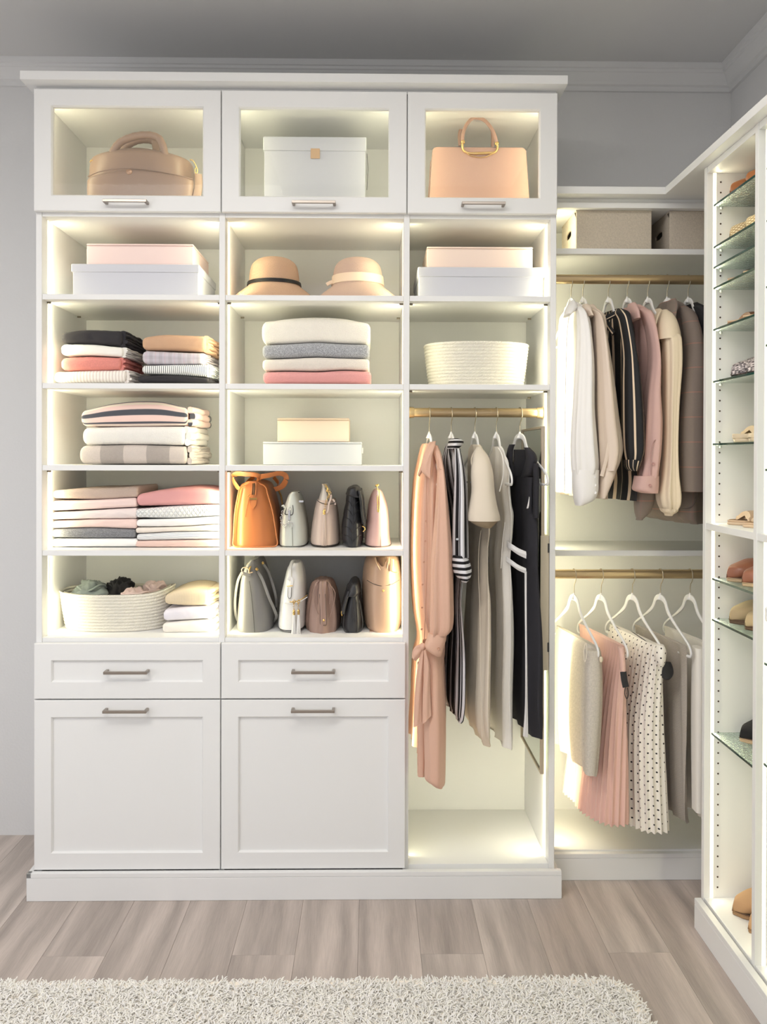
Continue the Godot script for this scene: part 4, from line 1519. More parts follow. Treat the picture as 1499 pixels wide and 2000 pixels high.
func bags():
	var g1 := "handbags on the upper handbag shelf"
	var g2 := "handbags on the lower handbag shelf"
	var gd := gold()
	var st := steel()
	var dark := M("edge_paint", C("2b2725"), 0.5)

	# --- orange duffel, seen on its end
	var lm := leather("orange_leather", "cf7230", 0.38)
	var o := bag("bright orange leather bag with looped straps, leftmost on the upper handbag shelf", [[940, 486, 518, 0.10], [943, 479, 526, 0.125], [949, 470, 533, 0.14], [965, 464.5, 539, 0.145], [1000, 458, 547, 0.15], [1045, 455, 553, 0.15], [1064, 455, 554, 0.15], [1070, 457, 551, 0.147]], lm, 3.6, [], g1, -0.085, 0.30)
	seam(o, "piping", [[484, 946], [470, 952], [465, 968], [459, 1003], [456.5, 1046], [457, 1066], [480, 1068.5], [520, 1068], [541, 1065], [540, 1045], [533, 1000], [524, 968], [519, 951], [507, 944]], -0.082, 0.0024, lm)
	part(bar(curve(lace([[496, 942, -0.088], [496.5, 952], [495, 966]], -0.081), 5), 0.005, 0.0012, 8, 4.0, Vector3(1, 0, 0)), "zipper", M("zip_brown", C("6d4a2c"), 0.5), o)
	seam(o, "zipper_lip", [[492.5, 944], [492.5, 955], [491.5, 967]], -0.080, 0.0016, lm)
	seam(o, "zipper_lip", [[500.5, 943], [500.5, 955], [499.5, 967]], -0.080, 0.0016, lm)
	var brass := M("old_brass", C("a88a55"), 0.35, {"metal": 1.0})
	part(bar(curve(lace([[489, 966], [485, 968], [484.5, 972], [489, 972]], -0.078), 5), 0.0013), "puller_ring", brass, o)
	part(bx(P(487, 976, -0.080), P(502, 972.5, -0.076), 0.0006), "puller_bar", brass, o)
	var tab := []
	for p in [[487.5, 975], [502, 975], [501, 986], [495, 994.5], [489, 987]]:
		var q := P(p[0], p[1], -0.079)
		tab.append(Vector2(q.x, q.y))
	var tk := Kit.new()
	tk.slab(tab, -0.0825, -0.0785, 0.001, 2)
	part(tk, "zipper_tab", lm, o)
	strap(o, "pull_cord", [[487, 970], [484, 985], [481, 1000], [479, 1010]], 0.0022, 0.0008, Vector3(1, 0.1, 0), lm, -0.077)
	strap(o, "handle", [[467, 955, -0.10], [458, 942, -0.10], [455, 931, -0.105], [463, 925.5, -0.10], [480, 926, -0.09], [497, 927, -0.085], [509, 932, -0.1], [508, 941, -0.16]], 0.0095, 0.0016, Vector3(0.25, 0.75, 0.6), lm)
	strap(o, "handle", [[502, 939, -0.14], [507, 932, -0.10], [525, 928.5, -0.088], [545, 924.5, -0.09], [557, 928, -0.10], [559, 937, -0.11], [551, 950, -0.13], [537, 956, -0.14]], 0.0095, 0.0016, Vector3(0.2, 0.8, 0.55), lm)
	strap(o, "handle", [[481, 943, -0.2], [489, 936, -0.21], [497, 932, -0.21]], 0.008, 0.0016, Vector3(0.2, 0.8, 0.55), lm)
	strap(o, "handle", [[535, 932, -0.2], [543, 943, -0.2], [541, 955, -0.2]], 0.008, 0.0016, Vector3(0.2, 0.8, 0.55), lm)
	seam(o, "shoulder_strap", [[543, 955, -0.2], [549, 968, -0.19], [552, 985, -0.18]], -0.19, 0.003, brass)

	# --- sage satchel
	lm = leather("sage_leather", "ced3c8", 0.4)
	o = bag("pale sage leather bag with silver chain, next to the orange one", [[961, 571, 586, 0.08], [966, 565, 588, 0.10], [976, 561, 592, 0.115], [990, 556, 595.5, 0.12], [1010, 551, 599.5, 0.125], [1035, 547.5, 603, 0.125], [1060, 546.5, 604, 0.125], [1067, 547.5, 602.5, 0.125], [1069.5, 550, 600, 0.12]], lm, 3.0, [], g1, -0.085, 0.25)
	seam(o, "edge_piping", [[585, 962.5, -0.14], [574, 963, -0.125], [567.5, 970, -0.107], [562.5, 985, -0.095], [557.5, 1000, -0.092], [557, 1004, -0.09], [563, 1005], [571, 1005], [573, 996], [571.5, 983, -0.088], [570.5, 973, -0.1], [574, 965, -0.118]], -0.084, 0.0013, dark)
	foot_ring(o, 1067.5, 547.2, 602.8, 0.125, -0.21, dark)
	seam(o, "gusset_seam", [[571, 1030], [571.5, 1050], [572, 1068]], -0.084, 0.0009, M("sage_dark", C("7f857c"), 0.5))
	part(bx(P(563, 1016, -0.084), P(567.5, 996, -0.080), 0.0012), "zipper_pull", st, o)
	seam(o, "zipper_ring", [[563.5, 994], [566, 990], [568.5, 994], [566, 998], [563.5, 994]], -0.080, 0.0009, st)
	chain(o, "chain", [[552, 1000], [550, 1010], [551.5, 1022], [556, 1028], [561, 1023], [564, 1018]], -0.078, 0.0033, st)
	seam(o, "d_ring", [[566, 1020], [571.5, 1021], [571, 1028], [566, 1029.5], [566, 1020]], -0.079, 0.001, st)
	part(bar(lace([[551, 988, -0.1], [554.5, 987, -0.094], [556, 992, -0.092]], -0.08), 0.003, 0.0015, 8, 3.0, Vector3(0.3, 1, 0)), "strap_tab", lm, o)
	part(bx(P(584.5, 981, -0.088), P(593, 977.5, -0.078), 0.0006), "name_plate", st, o)

	# --- taupe bucket with tassel
	lm = leather("taupe_leather", "d8bfaf", 0.4)
	o = bag("taupe pink leather bag with a long tassel and grey flap, third on its shelf", [[977, 620, 656, 0.10], [985, 617.5, 658, 0.105], [1003, 614, 661, 0.11], [1030, 609.5, 663.5, 0.115], [1050, 607.5, 664.5, 0.115], [1062, 607.5, 664.5, 0.115], [1067, 610, 661, 0.11]], lm, 2.5, [], g1, -0.085, 0.24)
	var up := tube([[945.5, 632, 637, 0.07, -0.16], [950, 630, 641, 0.085, -0.17], [960, 627.5, 647, 0.09, -0.176], [970, 624.5, 651, 0.093, -0.18], [983, 621, 653, 0.095, -0.182]], 32, 2.4)
	part(up, "flap", leather("taupe_grey", "d6cec4", 0.4), o)
	seam(o, "flap_edge", [[632, 945.5, -0.1], [636, 952, -0.088], [639, 962, -0.082], [641, 974], [642.5, 980]], -0.082, 0.0012, dark)
	seam(o, "rim_edge", [[619.5, 976.5], [625, 981], [637, 984.5], [650, 984], [656.5, 979]], -0.083, 0.0013, dark)
	foot_ring(o, 1066, 608, 663, 0.113, -0.197, dark, 2.5)
	seam(o, "gold_frame", [[632, 947], [637.5, 947], [641, 955], [643, 965], [643.5, 973]], -0.080, 0.0011, gd)
	chain(o, "chain", [[637, 950], [641, 955], [645, 963], [639, 975], [636, 985], [634.5, 996]], -0.077, 0.0026, gd)
	strap(o, "strap_loop", [[647, 966], [646, 975], [642.5, 985], [641, 996], [638.5, 1002]], 0.003, 0.0012, Vector3(1, 0.15, 0), lm, -0.079)
	strap(o, "side_tab", [[650, 975, -0.09], [654, 980, -0.088], [655, 986, -0.088]], 0.003, 0.0012, Vector3(1, 0.3, 0), lm, -0.081)
	tassel(o, [633.5, 996], 70, -0.077, 0.0062, lm, gd)
	seam(o, "clasp", [[637, 949], [640, 953], [639, 959], [643, 962]], -0.078, 0.002, gd)

	# --- black quilted flap bag
	lm = leather("black_leather", "2a2a2e", 0.33)
	var rows := []
	var br := [[955, 686, 697], [962, 679, 700], [985, 675.5, 705], [1010, 671, 708], [1040, 667.5, 710], [1060, 669.5, 709], [1069, 676, 706]]
	for i in 61:
		var t := i / 60.0
		var v := []
		for c in 3:
			var col := []
			for q in br:
				col.append(q[c])
			v.append(along(col, t))
		var pf := absf(sin(t * PI * 6.0)) * 1.3
		rows.append([v[0], v[1] - pf * 0.5, v[2] + pf * 0.4, 0.115, -0.2])
	o = thing("handbag", "black quilted leather flap bag standing on end, fourth on its shelf", "handbag", P(690, 1069, -0.2), g1)
	part(tube(rows, 40, 3.0, [], 3, 1), "body", lm, o)
	seam(o, "gusset_seam", [[689, 968], [690, 1000], [689, 1035], [689.5, 1066]], -0.083, 0.0012, lm)
	for i in 5:
		var y := 986.0 + i * 17.0
		seam(o, "quilt_seam", [[677.5 - i * 1.6, y - 8 - i * 0.4, -0.094], [683, y - 5, -0.084], [689.5, y + 4, -0.0825], [697, y - 4, -0.084], [706, y - 9, -0.096]], -0.083, 0.0009, M("black_seam", C("0f0f11"), 0.4))
	part(tube([[951, 688, 699, 0.11, -0.195], [955, 680, 704, 0.118, -0.195], [962, 677.5, 707, 0.12, -0.195], [968, 676.5, 708.5, 0.12, -0.195], [972, 690, 709.5, 0.12, -0.195]], 36, 3.0), "flap", lm, o)
	part(tube([[958, 697, 708, 0.122, -0.195], [975, 701, 711.5, 0.122, -0.195], [1000, 703.5, 713, 0.122, -0.195], [1020, 707, 714.5, 0.122, -0.195], [1024, 709, 714, 0.12, -0.195]], 32, 3.2), "flap_front", lm, o)
	seam(o, "flap_edge", [[702, 968], [705.5, 990], [708, 1012], [711, 1022], [714, 1019], [713, 1000], [711, 975]], -0.072, 0.0014, lm)
	seam(o, "clasp", [[708, 1028], [712, 1030], [713, 1035], [709.5, 1038]], -0.074, 0.0014, gd)

	# --- pink kiss-lock
	lm = leather("rose_leather", "e3b1a6", 0.38)
	o = bag("small rose pink bag with a gold kiss-lock frame, rightmost on its shelf", [[957, 732, 742, 0.08], [963, 727, 747, 0.095], [975, 722.5, 752, 0.105], [995, 718.5, 757.5, 0.11], [1020, 716.5, 760, 0.112], [1045, 715, 761, 0.113], [1060, 713.5, 762.5, 0.113], [1067, 714, 764, 0.113], [1069.5, 718, 762, 0.11]], lm, 2.6, [5, 0.05, 0.0, 0.6], g1, -0.085, 0.23)
	part(bar(curve(lace([[737, 957, -0.088], [737.3, 975], [737.8, 990], [738, 999.5]], -0.080), 4), 0.0017, 0.003, 8, 3.0, Vector3(1, 0, 0)), "frame", gd, o)
	part(bar(curve(lace([[741, 957.5, -0.088], [741.5, 975], [741.3, 990], [740, 1000.5]], -0.080), 4), 0.0017, 0.003, 8, 3.0, Vector3(1, 0, 0)), "frame", gd, o)
	for c in [[735.5, 948.5], [738.5, 947.5]]:
		part(turned([[0.0, -0.004], [0.003, -0.0028], [0.0042, 0.0], [0.003, 0.003], [0.0, 0.0042]], P(c[0], c[1], -0.09), 14), "clasp_ball", gd, o)
	seam(o, "clasp_stem", [[737, 950], [737.5, 955], [739, 958]], -0.088, 0.0015, gd)
	seam(o, "gusset_seam", [[742, 1003], [743.5, 1030], [744, 1068]], -0.084, 0.0008, M("rose_dark", C("8b5f58"), 0.5))
	foot_ring(o, 1067.5, 714, 764, 0.113, -0.198, dark, 2.6)

	# ================= lower shelf
	lm = leather("grey_leather", "85827f", 0.4)
	o = bag("large grey leather tote with gold zipper, leftmost on the lower handbag shelf", [[1094, 492, 510, 0.10], [1101, 485, 516, 0.12], [1112, 478.5, 520.5, 0.13], [1134, 471.5, 527, 0.135], [1165, 468, 533.5, 0.14], [1196, 465, 539.5, 0.14], [1222, 463, 541.5, 0.14], [1233, 463, 540.5, 0.14], [1236.5, 466, 537, 0.135]], lm, 3.0, [3, 0.03, 0.015, 1.2], g2, -0.075, 0.28)
	seam(o, "gusset_seam", [[487, 1135], [491, 1160], [495, 1200], [497.5, 1235]], -0.073, 0.0012, M("grey_dark", C("4c4a49"), 0.5))
	seam(o, "zipper", [[487, 1117], [489, 1108], [495, 1101, -0.1], [500, 1095, -0.14]], -0.078, 0.0025, gd)
	seam(o, "d_ring", [[475, 1120], [472.5, 1113], [476, 1108.5], [482, 1109], [486, 1113], [487, 1119], [494, 1117.5]], -0.072, 0.0019, M("pale_gold", C("e8cfae"), 0.3, {"metal": 0.8}))
	strap(o, "ring_tab", [[473, 1119], [482, 1122], [490, 1121]], 0.006, 0.002, Vector3(0.1, 1, 0), lm, -0.073)
	for c in [[501, 1112, -0.085], [513, 1100, -0.13], [484, 1103, -0.13]]:
		part(turned([[0.0025, 0.0], [0.0045, 0.001], [0.0055, 0.003], [0.0045, 0.005], [0.0025, 0.005]], P(c[0], c[1], c[2]), 16, Vector3(0.6, 0.3, 0.7)), "eyelet", gd, o)
	strap(o, "handle", [[501, 1113, -0.092], [511, 1128, -0.084], [519, 1148, -0.08], [527, 1170, -0.08], [536, 1190, -0.095], [540, 1204, -0.12], [536, 1214, -0.17]], 0.0048, 0.002, Vector3(1, 0.4, 0), lm)
	strap(o, "handle", [[514, 1101, -0.13], [523, 1114, -0.125], [531, 1135, -0.125], [539, 1165, -0.14], [540, 1186, -0.18]], 0.0045, 0.002, Vector3(1, 0.4, 0), lm)
	strap(o, "handle", [[473, 1118, -0.11], [465, 1135, -0.11], [460, 1165, -0.12], [460, 1195, -0.13], [464, 1212, -0.15]], 0.0045, 0.002, Vector3(1, -0.3, 0), lm)

	lm = leather("white_leather", "f0eeea", 0.38)
	o = bag("white leather mini backpack with two tassels, second on the lower shelf", [[1100, 574, 588, 0.05, -0.13], [1107, 566, 592, 0.08, -0.155], [1116, 561, 595, 0.09, -0.165], [1130, 557.5, 597.5, 0.095], [1150, 553, 599.5, 0.10], [1171, 548.5, 600.5, 0.105], [1205, 545.5, 600, 0.105], [1227, 544, 599, 0.105], [1233, 548, 595, 0.10]], lm, 2.6, [], g2, -0.07, 0.21)
	strap(o, "handle", [[566, 1128, -0.068], [567, 1110, -0.075], [571, 1097, -0.1], [576, 1094.5, -0.13], [579, 1100, -0.16], [576, 1112, -0.2]], 0.0052, 0.0016, Vector3(1, 0, 0.3), lm)
	strap(o, "buckle_tab", [[563, 1133], [567, 1128.5], [571, 1133], [569, 1146], [566, 1158], [566, 1168]], 0.0048, 0.0016, Vector3(1, 0, 0), lm, -0.066)
	part(bar(lace([[561, 1145], [572, 1144]], -0.064), 0.0016, 0.0016), "buckle_bar", gd, o)
	seam(o, "tab_edge", [[563, 1147], [562.5, 1164], [566, 1169], [569.5, 1164], [569.5, 1147]], -0.0645, 0.0008, dark)
	seam(o, "zipper", [[566, 1175.5], [575, 1175.5], [588, 1171], [600.5, 1162, -0.085]], -0.068, 0.0016, gd)
	seam(o, "zipper_flap", [[556, 1178], [575, 1178], [588, 1174], [600.5, 1166, -0.085]], -0.068, 0.0018, lm)
	foot_ring(o, 1231.5, 545.5, 597.5, 0.104, -0.174, dark, 2.6)
	for c in [[574.5, 1192], [583.5, 1191.5]]:
		seam(o, "tassel_ring", [[c[0] - 2.5, 1175], [c[0], 1171.5], [c[0] + 2.5, 1175], [c[0], 1179], [c[0] - 2.5, 1175]], -0.063, 0.0012, gd)
		chain(o, "chain", [[c[0] - 0.5, 1178], [c[0], 1192]], -0.063, 0.002, gd)
		tassel(o, c, 47.5, -0.062, 0.0062, lm, gd)

	lm = leather("mauve_leather", "a98575", 0.38)
	o = bag("mauve brown pleated pouch bag with a gold snap strap, middle of the lower shelf", [[1135, 620, 642, 0.06], [1140, 611, 651, 0.08], [1152, 606, 657.5, 0.095], [1170, 602.5, 662, 0.10], [1195, 598.5, 666, 0.105], [1220, 596.5, 667, 0.105], [1233, 598, 664.5, 0.105], [1239, 602, 661, 0.10], [1242, 609, 654, 0.095]], lm, 2.3, [9, 0.13, 0.015, 0.8], g2, -0.065, 0.21)
	strap(o, "closing_strap", [[634, 1134, -0.14], [632, 1134.5, -0.08], [631, 1142, -0.066], [630, 1165], [631.5, 1195], [632, 1219]], 0.0115, 0.0022, Vector3(1, 0, 0), lm, -0.062)
	seam(o, "strap_edge", [[624.5, 1160], [625.5, 1195], [626, 1219], [632, 1221.5], [638, 1219], [637, 1190], [635.5, 1160]], -0.0605, 0.0008, dark)
	stud(o, "snap", 632.5, 1211.5, -0.060, 0.0042, gd)
	for c in [[[616, 1145], [612, 1160], [616, 1185], [622, 1200]], [[648, 1145], [655, 1160], [651, 1185], [645, 1205]], [[622, 1142], [618, 1158], [620, 1180]], [[642, 1142], [646, 1158], [644, 1180]]]:
		seam(o, "pleat", c, -0.0695, 0.0014, lm)
	seam(o, "gusset_seam", [[632, 1222], [631, 1232], [630, 1241]], -0.065, 0.0009, dark)

	lm = leather("black_matte", "303033", 0.42)
	o = bag("small matte black flap bag between the mauve and gold bags", [[1150, 686, 702, 0.08], [1165, 680, 704.5, 0.085], [1185, 674, 707.5, 0.09], [1205, 669.5, 710.5, 0.095], [1222, 668, 711, 0.095], [1231, 669, 710, 0.095], [1236.5, 674, 705, 0.09]], lm, 2.6, [], g2, -0.07, 0.19)
	part(tube([[1139.5, 689, 698, 0.085, -0.16], [1143, 684, 702, 0.095, -0.16], [1152, 679.5, 704.5, 0.098, -0.16], [1160, 676, 705, 0.10, -0.16], [1166, 674, 701, 0.098, -0.16]], 32, 3.0), "flap", lm, o)
	part(tube([[1155, 677, 690, 0.097, -0.16], [1175, 671.5, 682, 0.098, -0.16], [1196, 668, 675.5, 0.098, -0.16], [1200, 669, 674, 0.097, -0.16]], 28, 3.2), "flap_front", lm, o)
	seam(o, "gusset_fold", [[690, 1168], [689.5, 1185], [686, 1205], [689, 1214], [694, 1208]], -0.069, 0.0012, lm)
	seam(o, "edge_piping", [[679, 1172], [673, 1200], [671, 1222], [675, 1234], [690, 1236], [704, 1233], [709, 1222], [707, 1200], [702, 1172]], -0.072, 0.0016, lm)
	seam(o, "clasp", [[668, 1193], [667, 1198], [668.5, 1203]], -0.064, 0.0016, gd)

	var gl := M("metallic_leather", C("cdac92"), 0.38, {"metal": 0.3, "nrm": "leather", "tri": 24.0, "bump": 0.25})
	o = bag("shiny rose gold leather bag with a front pocket, rightmost on the lower shelf", [[1088, 722, 772, 0.10, -0.21], [1096, 716, 778, 0.125, -0.21], [1110, 711.5, 781.5, 0.135, -0.21], [1130, 709, 784, 0.135], [1160, 708, 786, 0.135], [1195, 709, 786, 0.135], [1220, 712, 785, 0.135], [1232, 716, 782, 0.13], [1236, 721, 779, 0.125]], gl, 3.0, [4, 0.035, 0.02, 2.0], g2, -0.075, 0.27)
	seam(o, "pocket_edge", [[717, 1133], [727, 1139], [740, 1143.5], [752, 1144], [766, 1141], [780, 1133]], -0.073, 0.0011, dark)
	seam(o, "front_seam", [[749, 1119], [750, 1130], [749.5, 1143]], -0.074, 0.0009, M("gold_dark", C("8f6f50"), 0.5))
	stud(o, "snap", 749, 1153.5, -0.073, 0.0042, gd)
	part(tube([[1089, 735, 757, 0.012, -0.094], [1100, 738, 756, 0.016, -0.089], [1110, 742, 756, 0.014, -0.086], [1119, 747, 752, 0.008, -0.079]], 20, 2.0), "mouth_fold", M("gold_inside", C("6e523c"), 0.6), o)
	seam(o, "mouth_rim", [[733, 1090, -0.09], [737, 1103], [744, 1115], [749, 1119], [755, 1113], [758, 1100], [760, 1090, -0.09]], -0.074, 0.0028, gl)
	strap(o, "strap", [[766, 1092], [765, 1105], [764, 1116]], 0.006, 0.0018, Vector3(1, 0, 0), gl, -0.072)
	part(bar(lace([[765, 1116], [772, 1118], [779, 1117.5]], -0.068), 0.0012, 0.0012), "zipper_pull", gd, o)
	for y in [1236.0]:
		part(bx(P(722, y + 1, -0.12), P(730, y - 3, -0.09), 0.001), "foot", gl, o)
		part(bx(P(766, y + 1, -0.12), P(776, y - 3, -0.09), 0.001), "foot", gl, o)

	# ================= behind the glass doors
	lm = leather("camel_leather", "a5846d", 0.36)
	o = bag("puffy camel leather bag with a pocket snap behind the left glass door", [[289, 232, 312, 0.05, -0.2], [290.5, 215, 330, 0.07, -0.19], [292.5, 200, 350, 0.085, -0.19], [296, 184, 368, 0.095, -0.19], [303, 177, 378, 0.10, -0.19], [325, 174.5, 380, 0.11, -0.19], [360, 174.5, 379.5, 0.113, -0.19], [385, 174, 378, 0.115, -0.19], [410, 175, 376, 0.115, -0.19], [428, 180, 370, 0.11, -0.19]], lm, 2.6, [], "", -0.075, 0.24)
	part(tube([[330, 238, 300, 0.03, -0.10], [336, 200, 345, 0.035, -0.10], [343, 174, 375, 0.037, -0.10], [358, 170.5, 378, 0.04, -0.10], [382, 170.5, 377, 0.042, -0.10], [410, 172, 374, 0.042, -0.10], [429, 178, 368, 0.04, -0.10]], 44, 2.5), "front_pocket", lm, o)
	seam(o, "pocket_edge", [[172, 345, -0.085], [190, 336.5, -0.074], [220, 330.5], [250, 328.5], [285, 331], [330, 338, -0.07], [376, 350, -0.085]], -0.066, 0.0022, lm)
	stud(o, "snap", 252.5, 335.5, -0.064, 0.0095, M("snap_bronze", C("b9957a"), 0.3, {"metal": 0.7}))
	var ruffle := func(pts: Array, z: float):
		var path := curve(lace(pts, z), 8)
		var w := []
		for i in path.size():
			w.append(0.0125 * (1.0 + 0.035 * sin(i * 1.3) + 0.025 * sin(i * 3.1)))
		part(bar(path, w, w, 14), "handle", lm, o)
	ruffle.call([[216, 312], [224, 291], [237, 277], [258, 268], [283, 264], [304, 267], [316, 279], [325, 312]], -0.115)
	ruffle.call([[238, 306], [243, 290], [254, 281], [270, 274], [290, 273], [302, 278], [305, 290], [306, 306]], -0.2)
	seam(o, "top_zip", [[240, 293, -0.15], [265, 291], [290, 293, -0.15]], -0.15, 0.004, M("camel_dark", C("8e6b58"), 0.5))
	seam(o, "strap_clip", [[371, 312], [376, 313], [380, 318], [384, 326], [386, 334], [383, 339], [381, 332], [384, 326]], -0.1, 0.0018, gd)
	seam(o, "side_ring", [[176, 317], [178, 313], [181, 314]], -0.12, 0.0018, gd)
	strap(o, "shoulder_strap", [[387, 340, -0.12], [388, 355, -0.11], [387, 372, -0.10], [383, 388, -0.09], [376, 402, -0.08]], 0.013, 0.002, Vector3(1, 0.1, -0.4), lm)

	lm = leather("blush_leather", "c9987f", 0.4)
	var z := -0.13
	var out := []
	var corners := [[836.5, 431, 0], [846, 287, 8], [1027.5, 288.5, 8], [1037, 431, 0]]
	var at := P(936, 431, z)
	at.y = 2.191
	o = thing("handbag", "structured blush leather handbag with gold curved handle behind the right glass door", "handbag", at)
	for i in 4:
		var c: Array = corners[i]
		var p3 := P(c[0], c[1], z)
		var p := Vector2(p3.x, maxf(p3.y, 2.192))
		if c[2] == 0:
			out.append(p)
			continue
		var a3 := P(corners[(i + 3) % 4][0], corners[(i + 3) % 4][1], z)
		var b3 := P(corners[(i + 1) % 4][0], corners[(i + 1) % 4][1], z)
		var da := (Vector2(a3.x, a3.y) - p).normalized() * 0.017
		var db := (Vector2(b3.x, b3.y) - p).normalized() * 0.017
		for j in 7:
			var t := j / 6.0
			out.append((p + da) * (1 - t) * (1 - t) + p * 2 * t * (1 - t) + (p + db) * t * t)
	out.reverse()
	var face := Kit.new()
	face.slab(out, z - 0.006, z, 0.0015, 2)
	part(face, "front_panel", lm, o)
	face = Kit.new()
	face.slab(out, z - 0.115, z - 0.109, 0.0015, 2)
	part(face, "back_panel", lm, o)
	var inner := []
	var cen := Vector2(at.x, (at.y + P(936, 288, z).y) / 2)
	for p in out:
		inner.append(cen + (p - cen) * Vector2(0.985, 0.97) + Vector2(0, -0.003))
	face = Kit.new()
	face.slab(inner, z - 0.109, z - 0.006, 0.001, 2)
	part(face, "gusset", leather("blush_gusset", "bd8f78", 0.45), o)
	var trail := []
	for p in out:
		trail.append(Vector3(p.x, p.y, z - 0.003))
	part(bar(trail, 0.0022, 0.0022, 6, 2.0, Vector3.ZERO, true), "edge_piping", M("edge_grey", C("7c6f69"), 0.5), o)
	var hole := [[904, 277], [903.5, 284], [905, 292], [911, 297.5], [922, 300], [938, 300], [956, 299], [964, 298.5], [970, 294], [972, 287], [971, 280]]
	part(bar(curve(lace(hole, z + 0.003), 5), 0.0046, 0.0042, 12), "gold_mount", gd, o)
	var dip := []
	for p in [[908, 293], [915, 298], [965, 296.5], [970, 291], [964, 301], [950, 307.5], [938, 309], [922, 306.5], [912, 301]]:
		var q := P(p[0], p[1], z + 0.001)
		dip.append(Vector2(q.x, q.y))
	dip.reverse()
	face = Kit.new()
	face.slab(dip, z + 0.0005, z + 0.006, 0.0022, 3)
	part(face, "gold_plate", gd, o)
	part(bar(curve(lace([[904, 279], [905, 262], [911, 245], [921, 233], [930, 230], [945, 234], [957, 246], [966, 262], [971, 281]], z + 0.003), 6), 0.0058, 0.0058, 14), "handle", lm, o)
	part(bar(curve(lace([[899, 285], [898, 262], [906, 242], [918, 232], [931, 230], [946, 234], [957, 246], [963, 262], [962, 295]], z - 0.10), 6), 0.0058, 0.0058, 14), "handle", lm, o)
	for c in [[904.5, 277.5], [971, 280.5]]:
		part(turned([[0.0, -0.006], [0.0062, -0.005], [0.0072, 0.0], [0.0062, 0.005], [0.0, 0.006]], P(c[0], c[1], z + 0.003), 16, Vector3(0.1, 1, 0)), "gold_cap", gd, o)
	var stt := Kit.new()                                      # stitches round the front panel
	for i in trail.size() - 1:
		var n: int = maxi(1, int(trail[i].distance_to(trail[i + 1]) / 0.0045))
		for j in n:
			var q2: Vector3 = trail[i].lerp(trail[i + 1], (j + 0.5) / n)
			var q3 := Vector3(cen.x + (q2.x - cen.x) * 0.972, cen.y + (q2.y - cen.y) * 0.965, z + 0.0002)
			stt.box(q3 - Vector3(0.0011, 0.0006, 0.0003), q3 + Vector3(0.0011, 0.0006, 0.0004), 0.0002)
	var sti := part(stt, "stitching", M("blush_stitch", C("c99b7f"), 0.7), o)
	sti.set_meta("kind", "stuff")


# ---------------------------------------------------------------- clothes on hangers

var hanger0: Node3D


func make_hanger():       # at the rod's middle: hook over the rod, body in the plane x = 0
	var t := thing("clothes_hanger", "", "hanger", Vector3.ZERO, "white hangers on the gold rods")
	var hook := []
	for i in 14:
		var a := -0.75 + (PI + 0.75) * i / 13.0
		hook.append(Vector3(0, sin(a) * 0.0175, -cos(a) * 0.0175 + 0.0))
	hook.append_array([Vector3(0, -0.012, 0.0185), Vector3(0, -0.024, 0.012), Vector3(0, -0.034, 0.003), Vector3(0, -0.046, 0.0), Vector3(0, -0.068, 0.0)])
	part(bar(hook, 0.0016, 0.0016, 8), "hook", M("hook_wire", C("c2b8a6"), 0.3, {"metal": 0.9}), t)
	var m := M("hanger_white", C("f3f2f1"), 0.55)
	var half := [Vector3(0, -0.079, 0.0), Vector3(0, -0.081, 0.018), Vector3(0, -0.091, 0.034), Vector3(0, -0.110, 0.046), Vector3(0, -0.127, 0.062), Vector3(0, -0.157, 0.110), Vector3(0, -0.184, 0.160), Vector3(0, -0.202, 0.188), Vector3(0, -0.219, 0.200), Vector3(0, -0.231, 0.198), Vector3(0, -0.235, 0.186), Vector3(0, -0.235, 0.12), Vector3(0, -0.235, 0.0)]
	var path := []
	for i in range(half.size() - 1, -1, -1):
		path.append(half[i] * Vector3(1, 1, -1))
	for i in range(1, half.size()):
		path.append(half[i])
	path = curve(path, 4)
	var hh := []
	for p in path:
		hh.append(clampf(0.0105 - absf(p.z) * 0.06, 0.0042, 0.0105) if p.y > -0.2 else 0.0042)
	part(bar(path, 0.0032, hh, 10, 3.0, Vector3(1, 0, 0)), "body", m, t)
	part(bar([Vector3(0, -0.064, 0), Vector3(0, -0.072, 0), Vector3(0, -0.085, 0)], [0.003, 0.0042, 0.005], [0.003, 0.005, 0.012], 12), "neck", m, t)
	hanger0 = t


func hang(label: String, px: float, rod_py: float, turn := 0.1, size := Vector3.ONE):
	if hanger0 == null:
		make_hanger()
		hanger0.set_meta("label", label)
		var q := P(px, rod_py, -0.115)
		hanger0.transform = Transform3D(Basis(Vector3.UP, turn).scaled_local(size), q)
		return
	copy_of(hanger0, label, Transform3D(Basis(Vector3.UP, turn).scaled_local(size), P(px, rod_py, -0.115)))


func garment(called: String, label: String, cat: String, rows: Array, m: Material, opt := {}) -> Node3D:
	var full := []
	for r in rows:
		var hz: float = r[3]
		full.append([r[0], r[1], r[2], hz, r[4] if r.size() > 4 else -0.115])
	var f: Array = full[0]
	var at := P((f[1] + f[2]) / 2.0, full[-1][0], -0.115)
	at.z = -0.115
	var o := thing(called, label, cat, at, opt.get("group", ""))
	part(tube(full, opt.get("seg", 56), opt.get("e", 2.2), opt.get("folds", [7, 0.0, 0.10, 0.5]), opt.get("caps", 0), 5, opt.get("yaw", 0.08), opt.get("waves", [[0.085, 0.006, float(rows[0][1]) * 0.7], [0.047, 0.003, float(rows[0][2])]])), opt.get("part", "body"), m, o)
	return o


func sleeve(o: Node3D, rows: Array, m: Material, folds := [6, 0.04, 0.13, 0.3], called := "sleeve", caps := 1):
	part(tube(rows, 40, 2.2, folds, caps, 5), called, m, o)


func button(o: Node3D, px: float, py: float, z: float, r: float, m: Material):
	part(turned([[r * 0.3, 0.0008], [r * 0.75, 0.001], [r, 0.0022], [r * 1.05, 0.001], [r, -0.003]], P(px, py, z), 16, Vector3(-0.2, 0, 1), 1, 1, 1), "button", m, o)


